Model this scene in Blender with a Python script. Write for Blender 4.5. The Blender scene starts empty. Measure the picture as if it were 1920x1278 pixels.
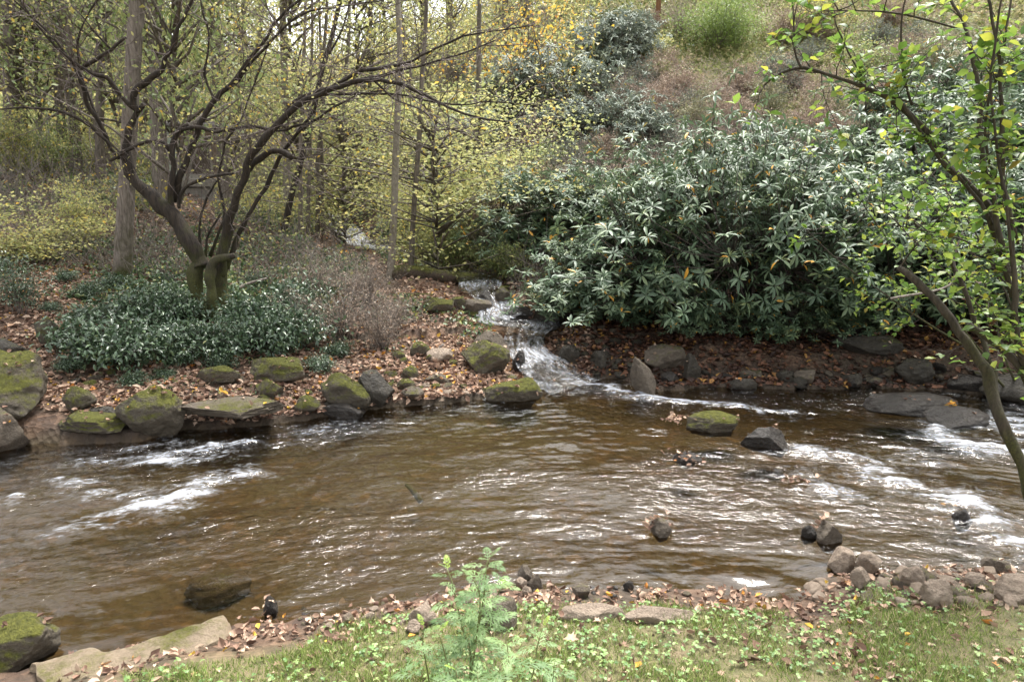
import bpy, math
import numpy as np
from mathutils import Vector, Matrix, Euler
R = math.radians
S = bpy.context.scene
COL = S.collection
# ------------------------------------------------------------------ camera, sky, sun, exposure
CAMH = 2.8; PITCH = R(-12.0); F = 1280.0
cam = bpy.data.cameras.new('camera'); camo = bpy.data.objects.new('camera', cam); COL.objects.link(camo)
cam.sensor_width = 36; cam.lens = 24; cam.clip_end = 2000; cam.clip_start = 0.05
camo.location = (0, 0, CAMH); camo.rotation_euler = (R(90) + PITCH, 0, 0)
S.camera = camo
SUN_EL, SUN_AZ = R(68), R(25)          # azimuth clockwise from +Y
w = bpy.data.worlds.new('World'); S.world = w; w.use_nodes = True
nt = w.node_tree; bg = nt.nodes['Background']
sky = nt.nodes.new('ShaderNodeTexSky'); sky.sky_type = 'NISHITA'; sky.sun_disc = False
sky.sun_elevation = SUN_EL; sky.sun_rotation = SUN_AZ; sky.dust_density = 4.0; sky.air_density = 1.0
hs = nt.nodes.new('ShaderNodeHueSaturation'); hs.inputs['Saturation'].default_value = 0.16
nt.links.new(sky.outputs[0], hs.inputs['Color']); nt.links.new(hs.outputs[0], bg.inputs[0])
bg.inputs[1].default_value = 0.145
sl = bpy.data.lights.new('sun', 'SUN'); so = bpy.data.objects.new('sun', sl); COL.objects.link(so)
sl.energy = 1.9; sl.angle = R(18); sl.color = (1.0, 0.96, 0.9)
so.rotation_euler = Vector((-math.sin(SUN_AZ)*math.cos(SUN_EL), -math.cos(SUN_AZ)*math.cos(SUN_EL), -math.sin(SUN_EL))).to_track_quat('-Z', 'Y').to_euler()
S.view_settings.view_transform = 'Standard'; S.view_settings.look = 'None'
S.view_settings.exposure = 1.78; S.view_settings.gamma = 1
S.render.engine = 'CYCLES'
S.cycles.max_bounces = 6; S.cycles.diffuse_bounces = 3; S.cycles.glossy_bounces = 2
S.cycles.transparent_max_bounces = 8; S.cycles.caustics_reflective = False; S.cycles.caustics_refractive = False

# ------------------------------------------------------------------ helpers: pixels, noise
def W(px, py, Y):
    """a point of the place at depth Y seen in direction (px,py) of the photograph"""
    dx = (px-960)/F; dv = (639-py)/F
    y = math.cos(PITCH) - dv*math.sin(PITCH); z = math.sin(PITCH) + dv*math.cos(PITCH)
    return np.array([dx/y*Y, Y, CAMH + z/y*Y])
def h2(ix, iy, iz, seed):
    n = (ix.astype(np.int64)*374761393 + iy.astype(np.int64)*668265263 + iz.astype(np.int64)*2147483647 + seed*974634777) & 0xffffffff
    n = ((n ^ (n >> 13))*1274126177) & 0xffffffff
    n = (n ^ (n >> 16)) & 0xffffffff
    return n/4294967295.0
def noise(P, seed=0):
    P = np.asarray(P, float); f = np.floor(P); t = P - f; t = t*t*(3-2*t); i = f.astype(np.int64)
    r = 0
    for a in (0, 1):
        for b in (0, 1):
            for c in (0, 1):
                wgt = (t[:, 0] if a else 1-t[:, 0])*(t[:, 1] if b else 1-t[:, 1])*(t[:, 2] if c else 1-t[:, 2])
                r = r + wgt*h2(i[:, 0]+a, i[:, 1]+b, i[:, 2]+c, seed)
    return r*2-1
def fbm(P, o=4, seed=0):
    r = 0; a = 1; s = 0
    for k in range(o):
        r = r + a*noise(np.asarray(P)*2**k + k*17.3, seed+k); s += a; a *= .5
    return r/s
def n2(x, y, s, o=3, seed=0):
    return fbm(np.stack([np.asarray(x)*s, np.asarray(y)*s, np.full(np.shape(x), 3.7)], -1), o, seed)
def ss(a, b, x):
    t = np.clip((x-a)/(b-a), 0, 1); return t*t*(3-2*t)
def unit(v):
    return v/np.maximum(np.linalg.norm(v, axis=-1, keepdims=True), 1e-9)

# ------------------------------------------------------------------ materials
def mat(name):
    m = bpy.data.materials.new(name); m.use_nodes = True
    return m, m.node_tree, m.node_tree.nodes, m.node_tree.links
def ramp(ns, stops, interp='LINEAR'):
    r = ns.new('ShaderNodeValToRGB'); e = r.color_ramp.elements; r.color_ramp.interpolation = interp
    while len(e) < len(stops): e.new(.5)
    for i, (p, c) in enumerate(stops):
        e[i].position = p; e[i].color = (*c, 1)
    return r
def leafmat(name, stops, rough=.45, trans=.25, spec=.5, tcol=None):
    m, t, ns, ls = mat(name); b = ns['Principled BSDF']
    at = ns.new('ShaderNodeAttribute'); at.attribute_name = 'rnd'
    rp = ramp(ns, stops); ls.new(at.outputs['Fac'], rp.inputs[0]); ls.new(rp.outputs[0], b.inputs['Base Color'])
    b.inputs['Roughness'].default_value = rough; b.inputs['Specular IOR Level'].default_value = spec
    if trans > 0:
        tr = ns.new('ShaderNodeBsdfTranslucent'); mx = ns.new('ShaderNodeMixShader'); mx.inputs[0].default_value = trans
        g = ns.new('ShaderNodeGamma'); g.inputs[1].default_value = .85
        ls.new(rp.outputs[0], g.inputs[0]); ls.new(g.outputs[0], tr.inputs[0])
        ls.new(b.outputs[0], mx.inputs[1]); ls.new(tr.outputs[0], mx.inputs[2]); ls.new(mx.outputs[0], ns['Material Output'].inputs[0])
    return m
def tex(ns, ls, scale, detail=5, coord='Object', rough=.6, vec=(1, 1, 1), kind='noise'):
    tc = ns.new('ShaderNodeTexCoord'); mp = ns.new('ShaderNodeMapping'); mp.inputs['Scale'].default_value = vec
    ls.new(tc.outputs[coord], mp.inputs[0])
    if kind == 'noise':
        n = ns.new('ShaderNodeTexNoise'); n.inputs['Detail'].default_value = detail; n.inputs['Roughness'].default_value = rough
    else:
        n = ns.new('ShaderNodeTexVoronoi')
    n.inputs['Scale'].default_value = scale; ls.new(mp.outputs[0], n.inputs['Vector'])
    return n
def mixc(ns, ls, fac, a, b):
    m = ns.new('ShaderNodeMix'); m.data_type = 'RGBA'
    if isinstance(fac, (int, float)): m.inputs[0].default_value = fac
    else: ls.new(fac, m.inputs[0])
    for s, v in ((6, a), (7, b)):
        if isinstance(v, tuple): m.inputs[s].default_value = (*v, 1)
        else: ls.new(v, m.inputs[s])
    return m.outputs[2]
def mth(ns, ls, op, a, b=None, clamp=False):
    m = ns.new('ShaderNodeMath'); m.operation = op; m.use_clamp = clamp
    for s, v in ((0, a), (1, b)):
        if v is None: continue
        if isinstance(v, (int, float)): m.inputs[s].default_value = v
        else: ls.new(v, m.inputs[s])
    return m.outputs[0]
def rng(ns, ls, v, a, b, c=0., d=1.):
    m = ns.new('ShaderNodeMapRange'); ls.new(v, m.inputs[0])
    for i, q in enumerate((a, b, c, d)): m.inputs[i+1].default_value = q
    return m.outputs[0]
def bump(ns, ls, h, st, dist, b, prev=None):
    n = ns.new('ShaderNodeBump'); n.inputs['Strength'].default_value = st; n.inputs['Distance'].default_value = dist
    ls.new(h, n.inputs['Height'])
    if prev: ls.new(prev, n.inputs['Normal'])
    if b: ls.new(n.outputs[0], b.inputs['Normal'])
    return n.outputs[0]
def rockmat(name, c0, c1, moss, rough=.75, mcol=((.045, .05, .01), (.20, .20, .03))):
    m, t, ns, ls = mat(name); b = ns['Principled BSDF']
    n1 = tex(ns, ls, 3.2, 8, 'Object'); n3 = tex(ns, ls, 22, 6, 'Object', .7); n4 = tex(ns, ls, 90, 3, 'Object', .7)
    rp = ramp(ns, [(.3, c0), (.55, tuple((p+q)/2 for p, q in zip(c0, c1))), (.72, c1)])
    mm = mth(ns, ls, 'ADD', mth(ns, ls, 'MULTIPLY', n1.outputs[0], .45), mth(ns, ls, 'ADD', mth(ns, ls, 'MULTIPLY', n3.outputs[0], .35), mth(ns, ls, 'MULTIPLY', n4.outputs[0], .2)))
    ls.new(mm, rp.inputs[0])
    ge = ns.new('ShaderNodeNewGeometry'); sp = ns.new('ShaderNodeSeparateXYZ'); ls.new(ge.outputs['Normal'], sp.inputs[0])
    n2_ = tex(ns, ls, 2.1, 9, 'Object', .68, (1, 1, 1.3))
    f = mth(ns, ls, 'ADD', mth(ns, ls, 'MULTIPLY', sp.outputs[2], .34), n2_.outputs[0])
    f = rng(ns, ls, mth(ns, ls, 'ADD', f, mth(ns, ls, 'MULTIPLY', n3.outputs[0], .35)), 1.15-moss*.58, 1.33-moss*.58)
    mr = ramp(ns, [(.25, mcol[0]), (.75, mcol[1])]); ls.new(n3.outputs[0], mr.inputs[0])
    col = mixc(ns, ls, f, rp.outputs[0], mr.outputs[0])
    ls.new(col, b.inputs['Base Color'])
    ls.new(mth(ns, ls, 'ADD', mth(ns, ls, 'MULTIPLY', f, 1-rough), rough), b.inputs['Roughness'])
    hh = mth(ns, ls, 'ADD', n3.outputs[0], mth(ns, ls, 'MULTIPLY', n4.outputs[0], mth(ns, ls, 'ADD', mth(ns, ls, 'MULTIPLY', f, .6), .25)))
    n6 = tex(ns, ls, 9, 8, 'Object', .75); nb_ = bump(ns, ls, n6.outputs[0], .9, .12, None); bump(ns, ls, hh, 1.0, .05, b, nb_)
    return m
def barkmat(name, c0, c1, moss=0., zs=6, mtop=2.5, stretch=.15):
    m, t, ns, ls = mat(name); b = ns['Principled BSDF']
    n1 = tex(ns, ls, 30, 6, 'Object', .65, (1, 1, stretch)); n3 = tex(ns, ls, 3, 5, 'Object')
    rp = ramp(ns, [(.35, c0), (.65, c1)]); ls.new(n1.outputs[0], rp.inputs[0])
    col = mixc(ns, ls, mth(ns, ls, 'MULTIPLY', n3.outputs[0], .6), rp.outputs[0], tuple(x*.6 for x in c0))
    if moss:
        g = ns.new('ShaderNodeNewGeometry'); sp = ns.new('ShaderNodeSeparateXYZ'); ls.new(g.outputs['Position'], sp.inputs[0])
        hf = rng(ns, ls, sp.outputs[2], mtop, mtop-2.0)
        f = rng(ns, ls, mth(ns, ls, 'ADD', mth(ns, ls, 'MULTIPLY', n3.outputs[0], 1.2), mth(ns, ls, 'MULTIPLY', hf, moss)), .85, 1.15)
        n5 = tex(ns, ls, 60, 3, 'Object'); mr = ramp(ns, [(.3, (.025, .026, .008)), (.7, (.085, .085, .02))]); ls.new(n5.outputs[0], mr.inputs[0])
        col = mixc(ns, ls, f, col, mr.outputs[0])
    ls.new(col, b.inputs['Base Color']); b.inputs['Roughness'].default_value = .9
    bump(ns, ls, n1.outputs[0], .9, .02, b)
    return m
M = {}
M['rock'] = rockmat('grey_brown_rock', (.08, .062, .045), (.32, .26, .19), .36)
M['rock_moss'] = rockmat('mossy_rock', (.055, .045, .032), (.26, .215, .15), .68)
M['rock_wet'] = rockmat('wet_rock', (.022, .019, .016), (.085, .07, .055), .1, .28)
M['rock_dry'] = rockmat('pale_dry_rock', (.26, .19, .14), (.62, .50, .38), .02)
M['rock_slab'] = rockmat('tan_slab', (.24, .18, .12), (.52, .41, .28), .30)
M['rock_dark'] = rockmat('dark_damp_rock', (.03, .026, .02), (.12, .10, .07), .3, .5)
M['bark_dark'] = barkmat('dark_mossy_bark', (.016, .012, .009), (.07, .052, .038), .6, mtop=3.2)
M['bark_grey'] = barkmat('grey_furrowed_bark', (.10, .08, .065), (.34, .29, .245), .6, mtop=3.)
M['bark_pale'] = barkmat('pale_smooth_bark', (.17, .145, .11), (.36, .32, .26), .3, mtop=2.5, stretch=.5)
M['bark_far'] = barkmat('far_tree_bark', (.09, .075, .06), (.25, .21, .17), .3, mtop=3.5)
M['bark_lean'] = barkmat('leaning_trunk_bark', (.03, .023, .016), (.10, .08, .055), .6, mtop=2.6)
M['twig'] = barkmat('grey_twig', (.13, .11, .095), (.34, .29, .25))
M['twig_mid'] = barkmat('grey_brown_twig', (.09, .07, .065), (.26, .21, .19))
M['twig_dark'] = barkmat('dark_twig', (.035, .026, .022), (.11, .085, .07))
M['twig_red'] = barkmat('reddish_dry_twig', (.25, .19, .16), (.55, .46, .40))
M['log'] = rockmat('rotting_log_wood', (.05, .035, .022), (.17, .12, .08), .62)
M['rhodo'] = leafmat('rhododendron_leaf', [(0, (.03, .06, .03)), (.4, (.075, .125, .065)), (.8, (.15, .21, .105)), (.965, (.24, .28, .10)), (.975, (.62, .36, .04)), (1, (.65, .30, .04))], .5, .16, .6)
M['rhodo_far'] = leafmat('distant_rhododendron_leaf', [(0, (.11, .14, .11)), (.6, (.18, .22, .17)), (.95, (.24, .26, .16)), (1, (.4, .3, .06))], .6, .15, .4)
M['laurel'] = leafmat('glossy_low_shrub_leaf', [(0, (.028, .052, .026)), (.6, (.06, .105, .05)), (.95, (.13, .19, .09)), (1, (.2, .2, .06))], .33, .1, .8)
M['yleaf'] = leafmat('yellow_green_leaf', [(0, (.17, .20, .07)), (.45, (.32, .34, .12)), (.8, (.52, .47, .17)), (.95, (.58, .42, .06)), (1, (.62, .33, .05))], .5, .5)
M['gleaf'] = leafmat('forest_green_leaf', [(0, (.09, .13, .045)), (.5, (.20, .26, .085)), (.85, (.35, .36, .13)), (1, (.55, .42, .06))], .5, .4)
M['bleaf'] = leafmat('bright_green_leaf', [(0, (.06, .13, .02)), (.5, (.15, .26, .035)), (.85, (.28, .37, .06)), (.97, (.5, .48, .05)), (1, (.10, .03, .02))], .4, .45)
M['oleaf'] = leafmat('orange_leaf', [(0, (.45, .30, .04)), (.6, (.68, .40, .04)), (1, (.6, .22, .04))], .5, .45)
M['litter'] = leafmat('dry_fallen_leaf', [(0, (.09, .05, .035)), (.3, (.22, .13, .09)), (.65, (.40, .27, .19)), (.93, (.56, .42, .31)), (.965, (.55, .22, .05)), (1, (.62, .42, .06))], .7, .1, .3)
M['litter_dark'] = leafmat('shaded_and_brown_fallen_leaf', [(0, (.025, .012, .008)), (.5, (.08, .038, .024)), (.9, (.19, .09, .05)), (1, (.45, .25, .05))], .6, .05, .3)  # darkened to carry the shade under the rhododendrons; also one brown leaf
M['grass'] = leafmat('short_grass', [(0, (.08, .12, .03)), (.45, (.18, .27, .05)), (.75, (.29, .35, .10)), (1, (.50, .40, .24))], .6, .3, .3)
M['clover'] = leafmat('small_weed_leaf', [(0, (.09, .17, .05)), (.6, (.18, .31, .09)), (1, (.32, .42, .15))], .45, .3, .5)
M['mug'] = leafmat('grey_green_herb_leaf', [(0, (.11, .19, .07)), (.5, (.20, .30, .12)), (.85, (.27, .38, .15)), (1, (.36, .52, .09))], .5, .35, .4)
M['ivy'] = leafmat('ground_cover_leaf', [(0, (.03, .06, .025)), (.5, (.07, .13, .05)), (.85, (.15, .20, .07)), (1, (.34, .32, .07))], .42, .2, .6)
M['brush'] = leafmat('dry_brush', [(0, (.18, .125, .09)), (.5, (.34, .255, .19)), (1, (.52, .43, .33))], .8, .1, .2)
M['hillgrass'] = leafmat('hillside_grass_blade', [(0, (.14, .17, .06)), (.5, (.26, .28, .10)), (1, (.42, .34, .19))], .7, .3, .2)
M['olive'] = leafmat('olive_leaf', [(0, (.10, .11, .05)), (.5, (.19, .20, .10)), (.85, (.30, .27, .15)), (1, (.42, .30, .12))], .55, .3, .4)
M['ggreen'] = leafmat('feathery_green_leaf', [(0, (.09, .15, .04)), (1, (.27, .36, .08))], .5, .4)

# ------------------------------------------------------------------ mesh building
def mk(name, V, Fs, m, parent=None, face=None, vert=None, smooth=True):
    me = bpy.data.meshes.new(name); V = np.asarray(V, np.float32)
    if not isinstance(Fs, (list, tuple)): Fs = [Fs]
    Fs = [np.asarray(f, np.int32) for f in Fs if len(f)]
    me.vertices.add(len(V)); me.vertices.foreach_set('co', V.ravel())
    lt = np.concatenate([np.full(len(f), f.shape[1], np.int32) for f in Fs]); li = np.concatenate([f.ravel() for f in Fs])
    me.loops.add(len(li)); me.loops.foreach_set('vertex_index', li)
    me.polygons.add(len(lt)); me.polygons.foreach_set('loop_start', np.concatenate([[0], np.cumsum(lt)[:-1]]).astype(np.int32))
    me.polygons.foreach_set('loop_total', lt)
    if smooth: me.polygons.foreach_set('use_smooth', np.ones(len(lt), bool))
    me.update(calc_edges=True)
    for k, a in (face or {}).items():
        at = me.attributes.new(k, 'FLOAT', 'FACE'); at.data.foreach_set('value', np.asarray(a, np.float32))
    for k, a in (vert or {}).items():
        a = np.asarray(a, np.float32)
        if a.ndim == 2: at = me.attributes.new(k, 'FLOAT_VECTOR', 'POINT'); at.data.foreach_set('vector', a.ravel())
        else: at = me.attributes.new(k, 'FLOAT', 'POINT'); at.data.foreach_set('value', a)
    me.materials.append(m)
    o = bpy.data.objects.new(name, me); COL.objects.link(o)
    if parent: o.parent = parent
    return o
def tag(o, label=None, cat=None, group=None, kind=None):
    if label: o['label'] = label
    if cat: o['category'] = cat
    if group: o['group'] = group
    if kind: o['kind'] = kind
    return o
def empty(name, loc, label, cat, group=None, rz=0, sc=1):
    o = bpy.data.objects.new(name, None); COL.objects.link(o); o.location = tuple(loc); o.rotation_euler = (0, 0, rz)
    o.scale = (sc, sc, sc) if isinstance(sc, (int, float)) else sc; o.empty_display_size = .1
    return tag(o, label, cat, group)
def dup(root, loc, rz=0, sc=1, label=None, group=None, tilt=(0, 0)):
    r = root.copy(); COL.objects.link(r); r.location = tuple(loc); r.rotation_euler = (tilt[0], tilt[1], rz)
    r.scale = (sc, sc, sc) if isinstance(sc, (int, float)) else sc
    if label: r['label'] = label
    if group: r['group'] = group
    elif 'group' in r: del r['group']
    for ch in list(root.children):
        c = ch.copy(); COL.objects.link(c); c.parent = r
        for g in list(ch.children):
            d = g.copy(); COL.objects.link(d); d.parent = c
    return r
# leaf templates: u along, v across, w normal
T_KITE = (np.array([[0, 0, 0], [.45, .5, .1], [1, 0, -.12], [.45, -.5, .1], [.5, 0, 0]]), np.array([[0, 4, 1], [1, 4, 2], [2, 4, 3], [3, 4, 0]]))
T_OVAL = (np.array([[0, 0, 0], [.2, .33, .06], [.55, .5, .05], [1, 0, -.16], [.55, -.5, .05], [.2, -.33, .06], [.28, 0, .0], [.62, 0, -.03]]),
          np.array([[0, 6, 1], [1, 6, 2], [6, 7, 2], [2, 7, 3], [3, 7, 4], [4, 7, 6], [4, 6, 5], [5, 6, 0]]))
T_RHODO = (np.array([[0, 0, 0], [.3, .36, .05], [.68, .5, -.05], [1, 0, -.28], [.68, -.5, -.05], [.3, -.36, .05], [.3, 0, 0], [.68, 0, -.1]]), T_OVAL[1])
T_CURL = (np.array([[0, 0, .1], [.25, .5, .35], [.5, .45, .3], [1, .1, .25], [.6, -.5, .38], [.2, -.4, .3], [.3, 0, .0], [.65, 0, .02]]), T_OVAL[1])
T_STAR = (lambda r: (np.array([[.5, 0, 0]] + [[.5+.5*q*math.cos(a), .5*q*math.sin(a), .12*q*abs(math.sin(a*1.5))] for a, q in r]), np.array([[0, i+1, (i+1) % len(r)+1] for i in range(len(r))])))(
    [(2*math.pi*i/14+.12*math.sin(i*5.), (1.2, .5, .62, .48, 1.0, .42, .8, .3, .75, .42, 1.05, .5, .66, .5)[i]) for i in range(14)])
T_BLADE = (np.array([[0, .5, 0], [0, -.5, 0], [.6, -.35, -.08], [.6, .35, -.08], [1, 0, -.3]]), np.array([[0, 1, 2], [0, 2, 3], [3, 2, 4]]))
def _mug():
    v = []; f = []
    def pet(ou, ov, ang, l, wd):
        c, s = math.cos(ang), math.sin(ang); i = len(v)
        for a, b, z in ((0, -.25*wd, 0), (0, .25*wd, 0), (.5*l, -.5*wd, .01), (.5*l, .5*wd, .01), (l, 0, -.04)):
            v.append([ou+a*c-b*s, ov+a*s+b*c, z-.25*(ou+a*c)**2])
        f.extend([[i, i+2, i+1], [i+1, i+2, i+3], [i+2, i+4, i+3]])
    pet(0, 0, 0, .75, .04); pet(.6, 0, 0, .42, .08)
    for u, l, a in ((.18, .28, 1.0), (.34, .45, .85), (.52, .42, .7), (.68, .3, .55)):
        for s in (1, -1):
            pet(u, 0, s*a, l, .055); pet(u+.45*l*math.cos(a), s*.45*l*math.sin(a), s*(a-.75), l*.5, .05); pet(u+.4*l*math.cos(a), s*.4*l*math.sin(a), s*(a+.6), l*.42, .045)
    return np.array(v), np.array(f)
T_MUG = _mug()
def inst(T, O, U, N, L, Wd=None, rnd=None, wz=None):
    """place template T at origins O along U with normal about N; returns V, F, rnd-per-face"""
    tv, tf = T; n = len(O); L = np.broadcast_to(L, (n,)); Wd = L if Wd is None else np.broadcast_to(Wd, (n,))
    wz = L if wz is None else np.broadcast_to(wz, (n,))
    U = unit(U); Vv = unit(np.cross(N, U)); Nn = np.cross(U, Vv)
    V = (O[:, None, :] + (tv[None, :, 0, None]*L[:, None, None])*U[:, None, :] + (tv[None, :, 1, None]*Wd[:, None, None])*Vv[:, None, :]
         + (tv[None, :, 2, None]*wz[:, None, None])*Nn[:, None, :])
    Fx = (np.arange(n)*len(tv))[:, None, None] + tf[None]
    rnd = np.zeros(n) if rnd is None else rnd
    return V.reshape(-1, 3), Fx.reshape(-1, 3), np.repeat(rnd, len(tf))
def cat(parts):
    V = []; Fx = []; A = []; k = 0
    for v, f, a in parts:
        V.append(v); Fx.append(f+k); A.append(a); k += len(v)
    return np.concatenate(V), np.concatenate(Fx), np.concatenate(A)
def leafobj(name, parts, m, parent=None):
    V, Fx, A = cat(parts)
    return mk(name, V, Fx, m, parent, face={'rnd': A}, smooth=False)
def smoothline(P, rad, step=4):
    P = np.asarray(P, float); rad = np.asarray(rad, float); n = len(P)
    if n < 3: return P, rad
    Q = []; Rr = []
    E = np.vstack([2*P[0]-P[1], P, 2*P[-1]-P[-2]])
    for i in range(n-1):
        p0, p1, p2, p3 = E[i:i+4]
        for t in np.arange(step)/step:
            Q.append(.5*((2*p1)+(-p0+p2)*t+(2*p0-5*p1+4*p2-p3)*t*t+(-p0+3*p1-3*p2+p3)*t**3)); Rr.append(rad[i]*(1-t)+rad[i+1]*t)
    Q.append(P[-1]); Rr.append(rad[-1])
    return np.array(Q), np.array(Rr)
def tubes(lst, lump=0., seed=0):
    """lst of (points, radii, sides) -> V, quads, tris"""
    V = []; Q = []; T = []; k = 0
    for P, r, s in lst:
        P = np.asarray(P, float); r = np.broadcast_to(r, (len(P),)).astype(float); n = len(P)
        if n < 2: continue
        t = unit(np.gradient(P, axis=0)); ref = np.array([0, 0, 1.]) if abs(t[0][2]) < .9 else np.array([1., 0, 0])
        a = np.zeros_like(P); a[0] = unit(np.cross(t[0], ref))
        for i in range(1, n):
            q = a[i-1]-t[i]*np.dot(a[i-1], t[i]); a[i] = q/max(np.linalg.norm(q), 1e-6)
        b = np.cross(t, a); an = np.arange(s)/s*2*np.pi
        ring = P[:, None]+r[:, None, None]*(np.cos(an)[None, :, None]*a[:, None]+np.sin(an)[None, :, None]*b[:, None])
        if lump:
            X = ring.reshape(-1, 3); d = fbm(X*np.array([9, 9, 2.4]), 4, seed)
            d2 = fbm(X*2.2, 2, seed+5)
            ring = (P[:, None]+(ring-P[:, None])*(1+lump*(d*.8+d2*.8).reshape(n, s, 1)))
        V.append(ring.reshape(-1, 3)); V.append(P[[0, -1]])
        i = np.arange(n-1)[:, None]*s; j = np.arange(s)[None]; j2 = (j+1) % s
        Q.append((np.stack([i+j, i+j2, i+s+j2, i+s+j], -1)+k).reshape(-1, 4))
        c0 = k+n*s; jj = np.arange(s); T.append(np.stack([np.full(s, c0), (jj+1) % s+k, jj+k], -1))
        T.append(np.stack([np.full(s, c0+1), jj+k+(n-1)*s, (jj+1) % s+k+(n-1)*s], -1)); k += n*s+2
    return np.concatenate(V), np.concatenate(Q), np.concatenate(T)
def tubeobj(name, lst, m, parent=None, lump=0., seed=0):
    V, Q, T = tubes(lst, lump, seed)
    return mk(name, V, [Q, T], m, parent)
def segs(P0, P1, r0, r1):
    """many three-sided twig pieces"""
    n = len(P0); t = unit(P1-P0); ref = np.tile([0., 0, 1], (n, 1)); ref[np.abs(t[:, 2]) > .9] = [1, 0, 0]
    a = unit(np.cross(t, ref)); b = np.cross(t, a); V = []
    for k in range(3):
        c, s = math.cos(k*2.094), math.sin(k*2.094)
        V.append(P0+(a*c+b*s)*np.reshape(r0, (-1, 1))); V.append(P1+(a*c+b*s)*np.reshape(r1, (-1, 1)))
    V = np.stack(V, 1).reshape(-1, 3); base = np.arange(n)[:, None]*6
    q = np.concatenate([base+np.array([[0, 2, 3, 1]]), base+np.array([[2, 4, 5, 3]]), base+np.array([[4, 0, 1, 5]])])
    return V, q
def wander(p, d, L, n, rs, wob=.25, up=0.):
    pts = [np.array(p, float)]; d = unit(np.array(d, float))
    for i in range(n):
        d = unit(d+rs.normal(size=3)*wob+np.array([0, 0, up])); pts.append(pts[-1]+d*L/n)
    return np.array(pts)
def twigs_from(lines, rs, dens, L, r, levels=2, wob=.22, up=.05, spread=.9, k=3):
    """grow side twigs off polylines; returns tube list and anchor points/directions"""
    out = []; anch = []; cur = lines
    for lv in range(levels):
        nxt = []
        for P in cur:
            P = np.asarray(P); seg = np.linalg.norm(np.diff(P, axis=0), axis=1); tot = seg.sum(); n = rs.poisson(dens*tot) if lv == 0 else max(1, rs.poisson(2.6))
            cs = np.concatenate([[0], np.cumsum(seg)])
            for _ in range(n):
                t = rs.uniform(.12, 1)*tot; i = min(np.searchsorted(cs, t)-1, len(seg)-1); i = max(i, 0)
                f = (t-cs[i])/max(seg[i], 1e-6); p = P[i]*(1-f)+P[i+1]*f; d = unit(P[i+1]-P[i])
                dd = unit(d*.7+rs.normal(size=3)*spread); l = L*(.55**lv)*rs.uniform(.4, 1.1)
                q = wander(p, dd, l, 5 if lv == 0 else 3, rs, wob, up)
                rr = r*(.55**lv); out.append((q, np.linspace(rr, rr*.35, len(q)), k)); nxt.append(q)
                for j in range(1, len(q)): anch.append((q[j], q[j]-q[j-1]))
        cur = nxt
    return out, anch

# ------------------------------------------------------------------ terrain
NS = np.array([[-14, 2.4], [-6, 3.0], [-4, 3.25], [-2.9, 3.65], [-1.87, 4.0], [-.42, 4.42], [.15, 4.5], [.73, 4.42], [2.0, 4.36], [2.45, 4.75], [3.1, 4.7], [3.86, 4.65], [8, 5.2], [14, 6]])
FS = np.array([[-14, 6.6], [-9, 7.2], [-5.9, 7.85], [-5.0, 7.75], [-4.35, 7.75], [-4.0, 8.2], [-3.1, 8.35], [-2.6, 8.5], [-1.9, 9.0], [-.46, 9.38], [1.1, 9.8], [2.8, 10.1], [5.3, 10.1], [7.4, 9.5], [10, 9.6], [14, 10]])
def pz(px, py, Y): q = W(px, py, Y); return (q[0], q[1], q[2])
CT = [pz(*a) for a in [
    (350, 700, 9.2), (600, 700, 9.8), (780, 690, 10.2), (100, 640, 9.6), (330, 620, 10.3), (60, 520, 12), (250, 540, 12.5), (390, 603, 11), (520, 610, 11), (620, 560, 12.3),
    (100, 400, 16), (420, 420, 17), (560, 430, 17), (650, 455, 18.5), (0, 330, 20), (200, 320, 25), (350, 325, 28), (500, 350, 28), (720, 370, 26), (760, 530, 14.3), (830, 505, 15.5), (900, 420, 20),
    (1050, 620, 11.9), (1200, 640, 11.3), (1200, 560, 13.5), (1400, 640, 11.2), (1600, 640, 11.2), (1600, 560, 13), (1850, 620, 11), (1900, 560, 12.5),
    (1200, 330, 22), (1500, 330, 22), (1800, 330, 20), (1050, 210, 28), (1300, 130, 33), (1230, 50, 37), (1500, 60, 36), (1800, 60, 34), (1000, 90, 36), (1150, -20, 42), (1500, -60, 44), (1900, -100, 44),
    (800, 215, 36), (600, 235, 45), (300, 235, 50), (0, 235, 45), (-400, 500, 10), (-600, 330, 20), (2300, 500, 12), (2500, 200, 22)]] + \
    [(-4.5, 8.5, .22), (-6.5, 8.6, .3), (-2.2, 9.6, .22), (-.3, 10, .2), (2.5, 10.8, .35), (5, 10.8, .4), (7, 10.6, .5), (10, 10.5, .6), (-60, 40, 22), (60, 40, 24), (-50, 80, 22), (0, 80, 20), (60, 80, 28), (0, 130, 22), (-60, 130, 24), (60, 130, 24)]
CT = np.array(CT)
def _tps():
    n = len(CT); d = np.linalg.norm(CT[:, None, :2]-CT[None, :, :2], axis=-1); K = np.where(d > 0, d*d*np.log(d+1e-12), 0)+np.eye(n)*1.5
    P = np.c_[np.ones(n), CT[:, :2]]; A = np.block([[K, P], [P.T, np.zeros((3, 3))]])
    return np.linalg.solve(A, np.r_[CT[:, 2], 0, 0, 0])
TW = _tps()
def tps(x, y):
    r = TW[-3]+TW[-2]*x+TW[-1]*y
    for i in range(len(CT)):
        d2 = (x-CT[i, 0])**2+(y-CT[i, 1])**2
        r = r+TW[i]*.5*d2*np.log(d2+1e-12)
    return r
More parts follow.
